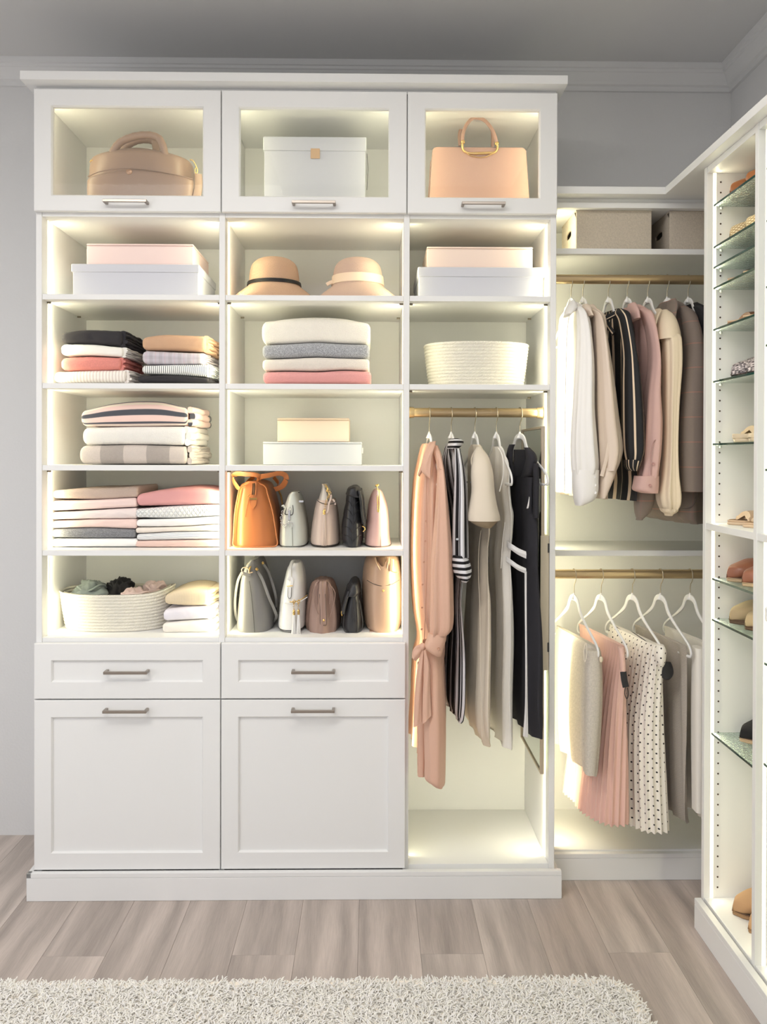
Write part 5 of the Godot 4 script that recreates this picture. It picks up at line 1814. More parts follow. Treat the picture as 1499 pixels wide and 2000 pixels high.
func sheet(pts: Array, m: Material, called: String, o: Node3D):       # a strip of cloth between two edges, [[left], [right]] photo places with depth
	var a := curve(lace(pts[0], -0.05), 5)
	var b := curve(lace(pts[1], -0.05), 5)
	var rows := []
	for i in a.size():
		var row := PackedVector3Array()
		var n: int = mini(i, b.size() - 1)
		for side in 2:
			for j in 9:
				var t := j / 8.0 if side == 0 else 1.0 - j / 8.0
				row.append(a[i].lerp(b[n], t) + Vector3(0, 0, (0.003 if side == 0 else -0.001) + 0.004 * sin(t * PI) + 0.0015 * sin(t * 9.0 + i * 0.3)))
		rows.append(row)
	var k := Kit.new()
	k.grid(rows, true, 3)
	part(k, called, m, o)


func dresses():
	var rodpy := 806.0
	for h in [["white hanger holding the peach shirt dress", 839.0, 0.1], ["white hanger holding the black and white striped dress", 882.0, 0.1], ["white hanger holding the beige suede dress", 928.0, 0.12], ["white hanger holding the ivory sleeveless dress", 970.0, 0.1], ["white hanger holding the black sleeveless dress", 1016.0, 0.28]]:
		hang(h[0], h[1], rodpy, h[2])
	# --- black sleeveless dress with white bands
	var blk := M("black_crepe", C("2b2a30"), 0.85, {"nrm": "cloth", "tri": 10.0, "bump": 0.3})
	var wht := cloth("band_white", "e9e7e6")
	var o := garment("black_dress", "black sleeveless dress with white bands and a vertical white stripe", "dress", [[932, 989, 1047, 0.15], [960, 988.5, 1044, 0.15], [1000, 989, 1046, 0.15], [1015, 989, 1051, 0.16], [1056, 990, 1051.5, 0.165], [1086, 988, 1051.5, 0.165], [1150, 990, 1052.5, 0.165], [1235, 991, 1058, 0.17], [1290, 988.5, 1059, 0.175], [1360, 987.5, 1057, 0.18], [1405, 989, 1056, 0.18], [1443, 996, 1054, 0.17]], blk, {"folds": [4, 0.02, 0.05, 1.0], "yaw": 0.1, "caps": 2})
	part(tube([[868, 998, 1004, 0.02, -0.02], [880, 991, 1003, 0.025, -0.04], [905, 988.5, 1003, 0.04, -0.06], [928, 989, 1008, 0.05, -0.08], [946, 992, 1008, 0.03, -0.1]], 24, 2.2), "shoulder_strap", blk, o)
	part(tube([[874, 1025, 1034, 0.02, 0.0], [885, 1027, 1046, 0.03, 0.02], [900, 1027, 1050, 0.04, 0.02], [925, 1020, 1044, 0.05, -0.01], [936, 1018, 1042, 0.045, -0.035], [952, 1022, 1036, 0.025, -0.06]], 28, 2.2), "shoulder_strap", blk, o)
	part(tube([[905, 1043, 1050, 0.012, 0.06], [940, 1045, 1051, 0.015, 0.05], [985, 1044, 1050, 0.02, 0.045], [1012, 1042, 1052, 0.02, 0.045]], 16, 2.2), "armhole_edge", blk, o)
	part(tube([[878, 1004, 1026, 0.008, -0.17], [900, 1003, 1029, 0.01, -0.17], [935, 1003, 1032, 0.012, -0.17]], 20, 2.2), "back_panel", blk, o)
	sheet([[[990.5, 1056, 0.02], [1001, 1063, 0.05], [1014, 1071, 0.062], [1028, 1077, 0.066]], [[990, 1068, 0.02], [1000, 1075, 0.05], [1013, 1084, 0.062], [1028, 1091, 0.066]]], wht, "white_band", o)
	sheet([[[988.5, 1086, 0.02], [1000, 1094, 0.05], [1013, 1103, 0.062], [1028, 1110, 0.066]], [[988.5, 1097, 0.02], [1000, 1105, 0.05], [1013, 1114, 0.062], [1027, 1120, 0.066]]], wht, "white_band", o)
	sheet([[[1025, 1116, 0.066], [1025.5, 1200, 0.068], [1026.5, 1300, 0.07], [1026, 1380, 0.072], [1022, 1437, 0.07]], [[1029, 1116, 0.066], [1029.5, 1200, 0.068], [1030.5, 1300, 0.07], [1031, 1380, 0.072], [1032, 1440, 0.07]]], wht, "white_stripe", o)
	sheet([[[1034, 970, 0.052], [1031, 985, 0.055], [1029, 993, 0.055]], [[1034.5, 972, 0.052], [1034, 985, 0.055], [1033, 992, 0.055]]], wht, "white_inset", o)
	# --- ivory sleeveless dress
	var iv := cloth("ivory_crepe", "f8f4ec", 0.8)
	o = garment("ivory_dress", "ivory sleeveless dress hanging between the beige and black ones", "dress", [[872, 966, 976, 0.06], [885, 964, 983, 0.1], [905, 962, 985, 0.13], [950, 962, 985, 0.15], [985, 963, 989, 0.155], [1008, 964, 994.5, 0.16], [1050, 965, 988.5, 0.15], [1090, 964, 983, 0.14], [1130, 964, 986, 0.145], [1190, 964, 990.5, 0.16], [1260, 964, 992, 0.165], [1357, 965, 986, 0.16], [1455, 966, 985, 0.15], [1462, 968, 980, 0.14]], iv, {"folds": [4, 0.03, 0.07, 2.0], "caps": 2})
	part(bar(curve(lace([[974, 875, 0.0], [981, 888, 0.04], [984, 905, 0.055], [984, 925, 0.05], [980, 945, 0.05], [976, 960, 0.05]], 0), 6), 0.002, 0.002, 6), "armhole_edge", iv, o)
	seam(o, "dart", [[987, 1020, 0.058], [982, 1060, 0.048], [979, 1110, 0.045]], 0.05, 0.001, iv)
	# --- beige suede dress
	var su := M("suede", D("e8d8c0"), 0.95, {"nrm": "felt", "tri": 14.0, "bump": 0.2, "sheen": 0.5})
	o = garment("suede_dress", "beige suede dress with a short flared cap sleeve", "dress", [[868, 920, 938, 0.05], [880, 917, 944, 0.1], [905, 914, 948, 0.13], [950, 914, 950, 0.14], [1034, 915, 955, 0.15], [1070, 916, 949, 0.145], [1120, 915, 949, 0.145], [1170, 912, 955, 0.155], [1250, 909, 957, 0.165], [1336, 906, 955.5, 0.17], [1398, 904, 955, 0.17], [1440, 910, 955, 0.16], [1457, 926, 950, 0.13]], su, {"folds": [5, 0.03, 0.07, 0.2], "caps": 2})
	sleeve(o, [[873, 932, 939, 0.02, 0.0], [882, 926, 948, 0.035, 0.02], [897, 923, 957, 0.045, 0.05], [925, 920, 964, 0.05, 0.07], [960, 921, 967, 0.052, 0.08], [990, 917, 972, 0.056, 0.085], [1010, 914, 977, 0.06, 0.085], [1019, 914, 977.5, 0.06, 0.085]], su, [3, 0.02, 0.03, 0.4], "cap_sleeve", 1)
	sleeve(o, [[1013, 916, 975, 0.057, 0.085], [1021, 918, 972, 0.055, 0.085], [1029, 932, 964, 0.045, 0.085], [1032, 944, 960, 0.03, 0.085]], M("suede_dark_plug", D("a8906f"), 0.95), [3, 0.0, 0.03, 0.4], "sleeve_opening", 2)  # solid plug, its darker tone stands for the hollow of the sleeve
	seam(o, "collar_edge", [[934, 876, 0.02], [925, 886, 0.02], [921, 900, 0.03], [923, 915, 0.05]], 0.02, 0.0022, su)
	seam(o, "princess_seam", [[940, 1036, 0.042], [936, 1070], [935, 1120], [938, 1200, 0.055], [940, 1330, 0.06], [942, 1440, 0.055]], 0.043, 0.001, su)
	# --- striped shirt dress
	var stp := M("shirting", Color.WHITE, 0.8, {"tex": "shirt_stripe", "scale": Vector2(13.0, 1.0)})
	o = garment("striped_dress", "black and white striped shirt dress with a rolled sleeve", "dress", [[866, 872, 890, 0.05], [880, 868, 896, 0.09], [905, 863, 902, 0.13], [940, 865, 905, 0.14], [1000, 872, 906, 0.145], [1060, 876, 905, 0.145], [1120, 878, 902, 0.14], [1180, 874, 899, 0.145], [1240, 871, 904, 0.15], [1300, 868, 909.5, 0.155], [1367, 866.5, 910, 0.155], [1398, 867, 906, 0.15], [1410, 872, 900, 0.14]], stp, {"folds": [8, 0.04, 0.10, 0.9]})
	sleeve(o, [[876, 889, 899, 0.02, 0.02], [890, 888, 903, 0.03, 0.045], [920, 888, 909, 0.035, 0.06], [960, 887, 913, 0.036, 0.07], [1010, 885, 914.5, 0.036, 0.075], [1060, 884, 915.5, 0.036, 0.078], [1092, 884, 916, 0.036, 0.08]], stp, [5, 0.05, 0.12, 0.2])
	texs.thin_bw = picture(4, 64, func(_x, y): return C("17171c") if y % 32 < 15 else C("ececf0"))
	var cf := M("shirting_across", Color.WHITE, 0.8, {"tex": "thin_bw", "scale": Vector2(1.0, 26.0)})
	sleeve(o, [[1086, 884, 908, 0.038, 0.083], [1096, 882, 916, 0.042, 0.083], [1112, 883, 921, 0.043, 0.083], [1124, 887, 921.5, 0.042, 0.083], [1134, 897, 918, 0.036, 0.083], [1138, 902, 913, 0.028, 0.083]], cf, [5, 0.04, 0.10, 0.9], "rolled_cuff", 3)
	part(tube([[856, 884, 896, 0.05, -0.06], [860, 877, 905, 0.06, -0.05], [867, 875, 905, 0.062, -0.045], [876, 874, 896, 0.05, -0.04]], 36, 2.0, [4, 0.05, 0.05, 0.4], 0), "collar", cf, o)
	button(o, 893.5, 1053, 0.118, 0.0035, M("button_clear", C("cfd2d6"), 0.2))
	# --- peach shirt dress
	var pc := M("peach_satin", D("e9b294"), 0.5, {"nrm": "cloth", "tri": 5.0, "bump": 0.15, "sheen": 0.3})
	o = garment("peach_dress", "long peach satin shirt dress with a tied sash, leftmost of the dresses", "dress", [[866, 826, 850, 0.05], [880, 820, 856, 0.1], [910, 813, 864, 0.14], [940, 808, 866, 0.15], [1000, 804, 866, 0.155], [1100, 802, 868, 0.15], [1200, 807, 868, 0.14], [1255, 815, 866, 0.12], [1300, 809, 867, 0.135], [1340, 806, 869, 0.145], [1420, 803, 872, 0.155], [1480, 800, 871, 0.16]], pc, {"folds": [9, 0.05, 0.11, 0.0]})
	part(tube([[1260, 826, 866, 0.05, 0.02], [1300, 827, 866, 0.055, 0.035], [1360, 828, 869, 0.06, 0.04], [1430, 828, 871.5, 0.065, 0.04], [1500, 829, 871, 0.067, 0.04], [1530, 829.5, 870.5, 0.067, 0.04], [1540, 842, 870, 0.06, 0.04]], 40, 2.4, [5, 0.03, 0.08, 0.4], 0), "skirt_front", pc, o)
	part(tube([[1300, 816, 834, 0.03, 0.0], [1400, 815, 834, 0.035, 0.0], [1500, 815.5, 832, 0.035, 0.0], [1519, 815.5, 831, 0.035, 0.0]], 28, 2.4, [3, 0.03, 0.08, 0.4], 0), "skirt_placket", pc, o)
	sleeve(o, [[870, 846, 855, 0.02, 0.0], [885, 848, 862, 0.03, 0.03], [915, 854, 868, 0.035, 0.06], [950, 853, 872.5, 0.04, 0.075], [1000, 850, 877, 0.042, 0.085], [1070, 844.5, 883.5, 0.045, 0.09], [1120, 841, 885.5, 0.047, 0.092], [1170, 840.5, 886.5, 0.048, 0.094], [1210, 840, 887, 0.047, 0.095], [1232, 839.5, 884.5, 0.043, 0.096], [1243, 840, 877, 0.034, 0.097]], pc, [6, 0.05, 0.16, 1.1])
	part(tube([[1240, 838, 873, 0.028, 0.10], [1252, 834, 872, 0.030, 0.10], [1266, 830, 868, 0.030, 0.10], [1277, 839, 865, 0.028, 0.10], [1283, 851, 862, 0.02, 0.10]], 32, 2.8), "cuff", pc, o)
	button(o, 857, 1267, 0.131, 0.0042, M("button_peach", D("d99a78"), 0.35))
	seam(o, "armhole_seam", [[847, 872, 0.03], [855, 895, 0.07], [857, 914, 0.096], [868, 917, 0.09]], 0.09, 0.001, pc)
	# collar: two leaves
	sheet([[[838, 869, 0.01], [829, 885, 0.02], [824, 905, 0.03], [816, 928, 0.02]], [[841, 872, 0.01], [834, 892, 0.02], [828, 915, 0.03], [820, 931, 0.02]]], pc, "collar_leaf", o)
	sheet([[[838, 864, 0.02], [830, 884, 0.04], [825, 903, 0.05], [824, 921, 0.05], [840, 935, 0.06]], [[852, 861, 0.0], [849, 874, 0.05], [844, 892, 0.06], [842, 912, 0.062], [840.5, 936, 0.062]]], pc, "collar_leaf", o)
	seam(o, "placket_edge", [[833, 925, 0.045], [834, 1000], [834.5, 1100], [832, 1180], [829, 1250, 0.03]], 0.047, 0.0014, M("peach_shade", D("d79c7c"), 0.6))
	for b in [[832.5, 1018], [831.5, 1057], [828.5, 1098], [826, 1142], [825, 1187], [824, 1229]]:
		button(o, b[0], b[1], 0.05, 0.003, M("button_peach", D("d99a78"), 0.35))
	# sash
	part(turned([[0.0, -0.012], [0.009, -0.009], [0.012, 0.0], [0.009, 0.009], [0.0, 0.012]], P(826, 1263, 0.09), 16, Vector3(0.3, 1, 0)), "sash_knot", pc, o)
	sheet([[[822, 1258, 0.09], [812, 1262, 0.095], [806, 1272, 0.095], [805, 1284, 0.09]], [[826, 1268, 0.09], [823, 1276, 0.095], [819, 1284, 0.095], [812, 1291, 0.09]]], pc, "sash_loop", o)
	sheet([[[823, 1266, 0.09], [815, 1310, 0.095], [810, 1360, 0.095], [808, 1421, 0.095]], [[829, 1268, 0.09], [827, 1310, 0.095], [826, 1360, 0.095], [824, 1409, 0.095]]], pc, "sash_tail", o)
	sheet([[[828, 1270, 0.10], [829, 1310, 0.105], [826, 1360, 0.105], [826, 1414, 0.105]], [[832, 1268, 0.10], [840, 1300, 0.105], [841, 1350, 0.105], [843, 1397, 0.105]]], pc, "sash_tail", o)


func blouses():
	var y := 546.0
	for h in [["white hanger holding the white blouse", 1116.0, 0.04], ["white hanger holding the champagne satin shirt", 1139.0, 0.04], ["white hanger holding the black striped blouse", 1189.0, 0.08], ["white hanger holding the dusty pink shirt", 1226.0, 0.04], ["white hanger holding the cream blouse", 1266.0, 0.04], ["white hanger holding the brown tweed blazer", 1304.0, 0.04], ["white hanger holding the black jacket", 1345.0, 0.04]]:
		hang(h[0], h[1], y, 0.17, Vector3(1, 0.9, 0.72))
	# --- black jacket
	var m := cloth("black_wool", "232327")
	var o := garment("black_jacket", "black jacket hanging behind the tweed blazer, mostly hidden", "jacket", [[590, 1338, 1362, 0.05], [604, 1336, 1376, 0.12], [625, 1334, 1388, 0.17], [700, 1334, 1392, 0.19], [850, 1336, 1394, 0.19], [1018, 1340, 1392, 0.19]], m)
	sleeve(o, [[596, 1358, 1366, 0.02, 0.0], [620, 1366, 1384, 0.04, 0.05], [700, 1370, 1400, 0.045, 0.08], [900, 1372, 1400, 0.045, 0.085]], m)
	# --- tweed blazer
	m = M("tweed_wool", C("c9bdb4"), 0.95, {"tex": "tweed", "scale": Vector2(9.0, 6.5), "sheen": 0.3})
	o = garment("tweed_blazer", "brown tweed blazer with pink windowpane lines", "blazer", [[586, 1288, 1324, 0.05], [598, 1274, 1345, 0.12], [618, 1266, 1362, 0.17], [700, 1268, 1372, 0.19], [800, 1260, 1372, 0.2], [900, 1252, 1371, 0.205], [980, 1244, 1371, 0.21], [1010, 1243, 1370, 0.21], [1024, 1262, 1369, 0.2]], m, {"folds": [4, 0.02, 0.03, 0.4]})
	part(tube([[930, 1240, 1282, 0.02, 0.04], [965, 1238.5, 1281, 0.025, 0.045], [995, 1239, 1274, 0.025, 0.045], [1010, 1242, 1262, 0.022, 0.045], [1016, 1246, 1252, 0.018, 0.045]], 28, 2.4, [], 3), "front_corner", m, o)
	part(tube([[583, 1308, 1318, 0.03, -0.03], [590, 1305, 1323, 0.045, -0.02], [600, 1304, 1322, 0.05, 0.0], [612, 1303, 1317, 0.05, 0.02], [640, 1306, 1314, 0.04, 0.03]], 28, 2.2), "collar", m, o)
	sleeve(o, [[598, 1326, 1344, 0.02, 0.0], [610, 1328, 1358, 0.035, 0.03], [640, 1334, 1371, 0.045, 0.06], [690, 1335, 1378, 0.05, 0.08], [760, 1331, 1380, 0.05, 0.09], [822, 1327, 1381, 0.05, 0.092], [900, 1326, 1381, 0.05, 0.094], [961, 1326, 1380, 0.05, 0.095]], m, [3, 0.01, 0.02, 0.4], "sleeve", 3)
	seam(o, "pocket_flap_edge", [[1325, 988, 0.10], [1338, 993], [1352, 989], [1360, 975], [1364, 962]], 0.10, 0.0015, M("tweed_dark", C("6d625c"), 0.9))
	# --- cream blouse
	m = M("cream_crepe", D("ead4b4"), 0.75, {"sheen": 0.3})
	o = garment("cream_blouse", "cream blouse with a gathered yoke and full sleeve, before the tweed blazer", "blouse", [[602, 1254, 1290, 0.06], [612, 1236, 1306, 0.12], [630, 1226, 1318, 0.15], [700, 1220, 1322, 0.17], [850, 1220, 1320, 0.17], [965, 1220, 1318, 0.17]], m, {"yaw": 0.17})
	part(tube([[604, 1292, 1303, 0.02, 0.0], [612, 1288, 1316, 0.035, 0.03], [625, 1284, 1324, 0.045, 0.05], [645, 1281.5, 1330, 0.05, 0.065], [660, 1281, 1331, 0.05, 0.075]], 36, 2.2, [4, 0.0, 0.02, 0.3], 1), "yoke", m, o)
	sleeve(o, [[652, 1289, 1330, 0.04, 0.08], [665, 1293, 1333, 0.045, 0.085], [712, 1293, 1334, 0.048, 0.09], [795, 1293, 1328, 0.047, 0.092], [877, 1291, 1326, 0.048, 0.094], [930, 1286, 1328, 0.05, 0.095], [965, 1281, 1332, 0.05, 0.095], [985, 1284, 1331, 0.048, 0.095], [997, 1290, 1325, 0.04, 0.095]], m, [7, 0.04, 0.13, 0.6])
	part(tube([[994, 1288, 1327, 0.04, 0.095], [1000, 1291, 1325, 0.038, 0.095], [1005, 1298, 1316, 0.03, 0.095], [1008, 1303, 1310, 0.02, 0.095]], 40, 2.2, [16, 0.04, 0.06, 0.0], 2), "cuff", m, o)
	seam(o, "neck_gather", [[1292, 606, 0.03], [1285, 620, 0.06], [1281, 636, 0.09]], 0.06, 0.0025, m)
	# --- dusty pink shirt
	m = M("rose_cotton", D("d9aaa0"), 0.8, {"nrm": "cloth", "tri": 8.0, "bump": 0.2, "sheen": 0.3})
	o = garment("pink_shirt", "dusty pink shirt with a buttoned cuff, right of the striped blouse", "shirt", [[594, 1214, 1250, 0.06], [604, 1198, 1266, 0.12], [622, 1188, 1276, 0.15], [700, 1182, 1280, 0.17], [850, 1182, 1278, 0.17], [955, 1184, 1274, 0.17]], m, {"yaw": 0.17})
	part(tube([[590, 1231, 1238, 0.03, -0.03], [596, 1229, 1243, 0.045, -0.01], [606, 1232, 1246, 0.05, 0.02], [620, 1236, 1246, 0.05, 0.03]], 24, 2.2), "collar", m, o)
	sleeve(o, [[602, 1244, 1266, 0.02, 0.0], [612, 1252, 1278, 0.035, 0.03], [650, 1262, 1286, 0.042, 0.06], [700, 1266, 1292, 0.045, 0.08], [767, 1259, 1292, 0.047, 0.085], [822, 1255, 1295, 0.048, 0.09], [877, 1252, 1293, 0.048, 0.092], [920, 1249, 1288, 0.047, 0.094], [934, 1246, 1287, 0.045, 0.094]], m, [5, 0.03, 0.10, 0.9])
	part(tube([[930, 1239, 1288, 0.047, 0.096], [945, 1236.5, 1288, 0.048, 0.096], [958, 1235.5, 1287, 0.048, 0.096], [964, 1250, 1286, 0.044, 0.096]], 36, 2.6), "cuff", m, o)
	for b in [[1276.5, 906, 0.144], [1270.5, 948, 0.147]]:
		button(o, b[0], b[1], b[2], 0.0042, M("button_rose", D("c98f85"), 0.35))
	seam(o, "cuff_slit", [[1272, 928, 0.143], [1272, 885, 0.143], [1278, 862, 0.141], [1285, 866, 0.138], [1285, 925, 0.138]], 0.14, 0.0012, M("rose_shade", D("c28f86"), 0.8))
	# --- black blouse with tan stripes
	m = M("blouse_stripe", Color.WHITE, 0.75, {"tex": "blouse_stripe", "scale": Vector2(10.0, 1.0)})
	o = garment("striped_blouse", "black blouse with tan stripes and gathered sleeve", "blouse", [[602, 1178, 1212, 0.06], [612, 1164, 1226, 0.12], [630, 1156, 1236, 0.15], [700, 1150, 1240, 0.17], [800, 1150, 1240, 0.17], [900, 1150, 1240, 0.17], [950, 1150, 1239, 0.175], [978, 1152, 1232, 0.175]], m, {"folds": [8, 0.02, 0.09, 0.2], "yaw": 0.17})
	sleeve(o, [[602, 1204, 1214, 0.02, 0.0], [608, 1201, 1230, 0.035, 0.03], [625, 1208, 1235, 0.042, 0.05], [685, 1216, 1245, 0.046, 0.075], [750, 1216, 1254, 0.05, 0.085], [810, 1216, 1259, 0.052, 0.09], [864, 1217, 1260.5, 0.052, 0.092], [885, 1219, 1259, 0.05, 0.093], [900, 1222, 1254, 0.042, 0.094]], m, [6, 0.02, 0.10, 0.1])
	var mb := M("blouse_across", Color.WHITE, 0.75, {"scale": Vector2(26.0, 1.0)})
	mb.albedo_texture = texs.blouse_stripe
	part(tube([[898, 1219, 1255, 0.043, 0.095], [906, 1219, 1252, 0.043, 0.095], [914, 1221, 1249, 0.04, 0.095], [920, 1227, 1246, 0.034, 0.095]], 36, 2.2, [12, 0.06, 0.06, 0.0]), "cuff", mb, o)
	part(bar(curve(lace([[1204, 612, 0.02], [1193, 618, 0.01], [1184, 624, 0.0], [1187, 634, 0.0], [1194, 645, 0.02], [1199, 652, 0.03]], 0), 6), 0.009, 0.004, 10, 2.4, Vector3(0.3, 1, 0.3)), "neck_bow", mb, o)
	# --- champagne satin shirt
	m = M("champagne_satin", D("e4cdb8"), 0.42, {"sheen": 0.4})
	o = garment("satin_shirt", "champagne satin shirt hanging behind the white blouse", "shirt", [[594, 1128, 1160, 0.06], [606, 1114, 1172, 0.12], [626, 1106, 1182, 0.15], [700, 1102, 1188, 0.17], [850, 1102, 1190, 0.17], [975, 1104, 1184, 0.17]], m, {"yaw": 0.17})
	part(tube([[593, 1136, 1148, 0.03, -0.03], [597, 1134, 1156, 0.045, -0.01], [604, 1136, 1157, 0.05, 0.01], [615, 1146, 1158, 0.045, 0.02]], 24, 2.2), "collar", m, o)
	sleeve(o, [[604, 1150, 1166, 0.02, 0.0], [616, 1158, 1178, 0.035, 0.03], [657, 1160, 1188, 0.042, 0.06], [740, 1162, 1201, 0.046, 0.08], [809, 1163, 1209.5, 0.048, 0.085], [872, 1166, 1217.5, 0.048, 0.09], [900, 1167, 1213, 0.047, 0.09], [920, 1168, 1205, 0.045, 0.09]], m, [5, 0.06, 0.13, 0.5])
	part(tube([[914, 1169, 1206, 0.04, 0.092], [935, 1168, 1200, 0.042, 0.092], [960, 1166, 1190, 0.04, 0.092], [974, 1166, 1184, 0.036, 0.092]], 32, 2.6), "cuff", m, o)
	part(bar(curve(lace([[1176, 930, 0.131], [1184, 900], [1190, 870], [1197, 845], [1203, 842, 0.125]], 0.131), 5), 0.006, 0.0015, 10, 3.0, Vector3(1, 0, 0.2)), "cuff_placket", m, o)
	# --- white blouse
	m = M("white_chiffon", C("f4f1ee"), 0.7, {"sheen": 0.3})
	o = garment("white_blouse", "white blouse with a wide three-button cuff, leftmost of the blouses", "blouse", [[590, 1104, 1130, 0.06], [602, 1096, 1144, 0.12], [620, 1090, 1154, 0.15], [680, 1088, 1158, 0.165], [800, 1087, 1158, 0.165], [900, 1086, 1156, 0.17], [968, 1086, 1150, 0.17]], m, {"yaw": 0.12, "folds": [8, 0.02, 0.08, 0.4]})
	sleeve(o, [[598, 1122, 1138, 0.02, 0.0], [612, 1126, 1148, 0.035, 0.03], [652, 1127, 1157, 0.042, 0.06], [712, 1124, 1162, 0.046, 0.08], [795, 1119, 1162.5, 0.05, 0.09], [850, 1115.5, 1166.5, 0.052, 0.094], [890, 1115, 1170, 0.052, 0.095], [912, 1116, 1171, 0.05, 0.095], [926, 1118, 1168, 0.044, 0.095]], m, [6, 0.05, 0.14, 0.2])
	part(tube([[918, 1118, 1171, 0.046, 0.097], [940, 1117.5, 1170, 0.047, 0.097], [962, 1119, 1169, 0.047, 0.097], [978, 1121, 1160, 0.042, 0.097], [988, 1124, 1138, 0.03, 0.097]], 36, 2.6), "cuff", m, o)
	for b in [[1161, 931.5], [1162.5, 947.5], [1163, 962]]:
		button(o, b[0], b[1], 0.14, 0.0045, M("button_pearl", C("f1efec"), 0.3))
	seam(o, "placket_edge", [[1117, 596, -0.02], [1109, 640, 0.02], [1106, 720, 0.03], [1104, 850, 0.03], [1103, 962, 0.03]], 0.03, 0.0016, m)
	part(tube([[586, 1112, 1122, 0.03, -0.04], [592, 1107, 1128, 0.045, -0.03], [600, 1103, 1128, 0.05, -0.01], [612, 1101, 1116, 0.045, 0.01]], 24, 2.2), "collar", m, o)


func draped(label: String, cat: String, called: String, rows: Array, m: Material, opt := {}) -> Node3D:
	opt = opt.merged({"caps": 1, "e": 2.8, "yaw": 0.15, "seg": 72, "part": "skirt"})
	return garment(called, label, cat, rows, m, opt)


func skirts():
	var y := 1121.0
	for h in [["white hanger holding the grey linen skirt", 1122.0, 0.15], ["white hanger holding the pink pleated skirt", 1175.0, 0.15], ["white hanger holding the dotted skirt", 1236.0, 0.17], ["white hanger holding the grey tweed skirt", 1291.0, 0.15], ["white hanger holding the cream trousers", 1349.0, 0.1]]:
		hang(h[0], h[1], y, h[2])
	var m := M("cream_gabardine", C("f8f3ea"), 0.8, {"sheen": 0.2})
	var o := draped("cream trousers at the far right of the lower rod", "trousers", "cream_trousers", [[1264, 1326, 1374, 0.17], [1290, 1326, 1377, 0.165], [1400, 1328, 1376, 0.15], [1500, 1328, 1371, 0.14], [1580, 1330, 1363, 0.13], [1602, 1332, 1358, 0.13]], m, {"folds": [4, 0.03, 0.08, 0.4], "part": "leg"})
	part(tube([[1268, 1352, 1376, 0.03, 0.06], [1400, 1350, 1374, 0.035, 0.06], [1590, 1352, 1372, 0.03, 0.06]], 28, 2.4, [3, 0.02, 0.06, 0.3], 3), "leg", m, o)
	m = M("grey_boucle", C("fbf7f2"), 0.95, {"tex": "boucle", "scale": Vector2(16, 16), "height": "heather", "hscale": 0.15, "sheen": 0.3})
	o = draped("grey tweed skirt between the dotted skirt and cream trousers", "skirt", "tweed_skirt", [[1262, 1246, 1336, 0.175], [1290, 1249, 1339, 0.17], [1420, 1256, 1338, 0.16], [1520, 1264, 1334, 0.15], [1590, 1272, 1332, 0.14], [1607, 1282, 1330, 0.13]], m, {"folds": [4, 0.02, 0.06, 0.9]})
	# dotted pleated skirt
	m = M("dotted_chiffon", Color.WHITE, 0.75, {"tex": "dots", "scale": Vector2(33, 33)})
	o = draped("white pleated skirt with small black dots", "skirt", "dotted_skirt", [[1262, 1194, 1290, 0.18], [1285, 1190, 1294, 0.175], [1350, 1186, 1292, 0.165], [1420, 1182, 1294, 0.155], [1520, 1182, 1298, 0.15], [1600, 1183, 1302, 0.15], [1628, 1184, 1303, 0.15]], m, {"seg": 260, "e": 2.8, "folds": [], "waves": [[0.021, 0.005, 0.0, 0.002], [0.13, 0.005, 1.0]]})
	part(tube([[1262, 1283, 1298, 0.02, 0.075], [1272, 1280, 1302, 0.024, 0.08], [1285, 1279, 1302, 0.024, 0.08], [1297, 1282, 1300, 0.02, 0.08], [1303, 1286, 1296, 0.012, 0.08]], 28, 2.0), "waistband_end", m, o)
	part(tube([[1294, 1296, 1311, 0.006, 0.05], [1304, 1292, 1315, 0.008, 0.05], [1316, 1291, 1316.5, 0.008, 0.05], [1325, 1294, 1312, 0.008, 0.05], [1328, 1298, 1307, 0.005, 0.05]], 24, 2.2), "black_ribbon_end", cloth("black_satin", "26252a", 0.5), o)
	# pink pleated skirt
	m = M("pink_chiffon", D("f2bfae"), 0.7, {"sheen": 0.3, "back": Color(0.25, 0.14, 0.1)})
	o = draped("blush pink knife-pleated skirt on the lower rod", "skirt", "pleated_skirt", [[1262, 1136, 1214, 0.18], [1285, 1134, 1218, 0.175], [1350, 1128, 1219, 0.17], [1450, 1119, 1222, 0.165], [1540, 1111, 1224, 0.165], [1600, 1105, 1224, 0.17], [1614, 1104, 1223, 0.17]], m, {"seg": 300, "e": 2.8, "folds": [], "waves": [[0.018, 0.0062, 0.5, 0.0022], [0.15, 0.005, 2.0]]})
	part(tube([[1266, 1210, 1216, 0.012, 0.08], [1290, 1211, 1221, 0.014, 0.08], [1312, 1212, 1223, 0.012, 0.08]], 20, 2.4), "waistband_end", m, o)
	part(bar(lace([[1218, 1312], [1220, 1328], [1223, 1342]], 0.09), 0.010, 0.002, 8, 4.0, Vector3(1, 0, 0)), "black_ribbon_end", cloth("black_satin", "26252a", 0.5), o)
	seam(o, "ribbon_loop", [[1222, 1342], [1221, 1355], [1225, 1365], [1228, 1356], [1226, 1343]], 0.09, 0.0013, cloth("black_satin", "26252a", 0.5))
	# grey linen skirt
	m = M("pale_linen", C("e6dfd5"), 0.9, {"tex": "linen", "scale": Vector2(9, 9)})
	o = draped("pale grey linen skirt draped leftmost on the lower rod", "skirt", "linen_skirt", [[1266, 1090, 1170, 0.18], [1285, 1088, 1174, 0.175], [1360, 1087, 1175, 0.165], [1440, 1087, 1171, 0.16], [1500, 1088, 1166, 0.16], [1516, 1089, 1163, 0.16]], m, {"folds": [4, 0.02, 0.04, 1.4]})
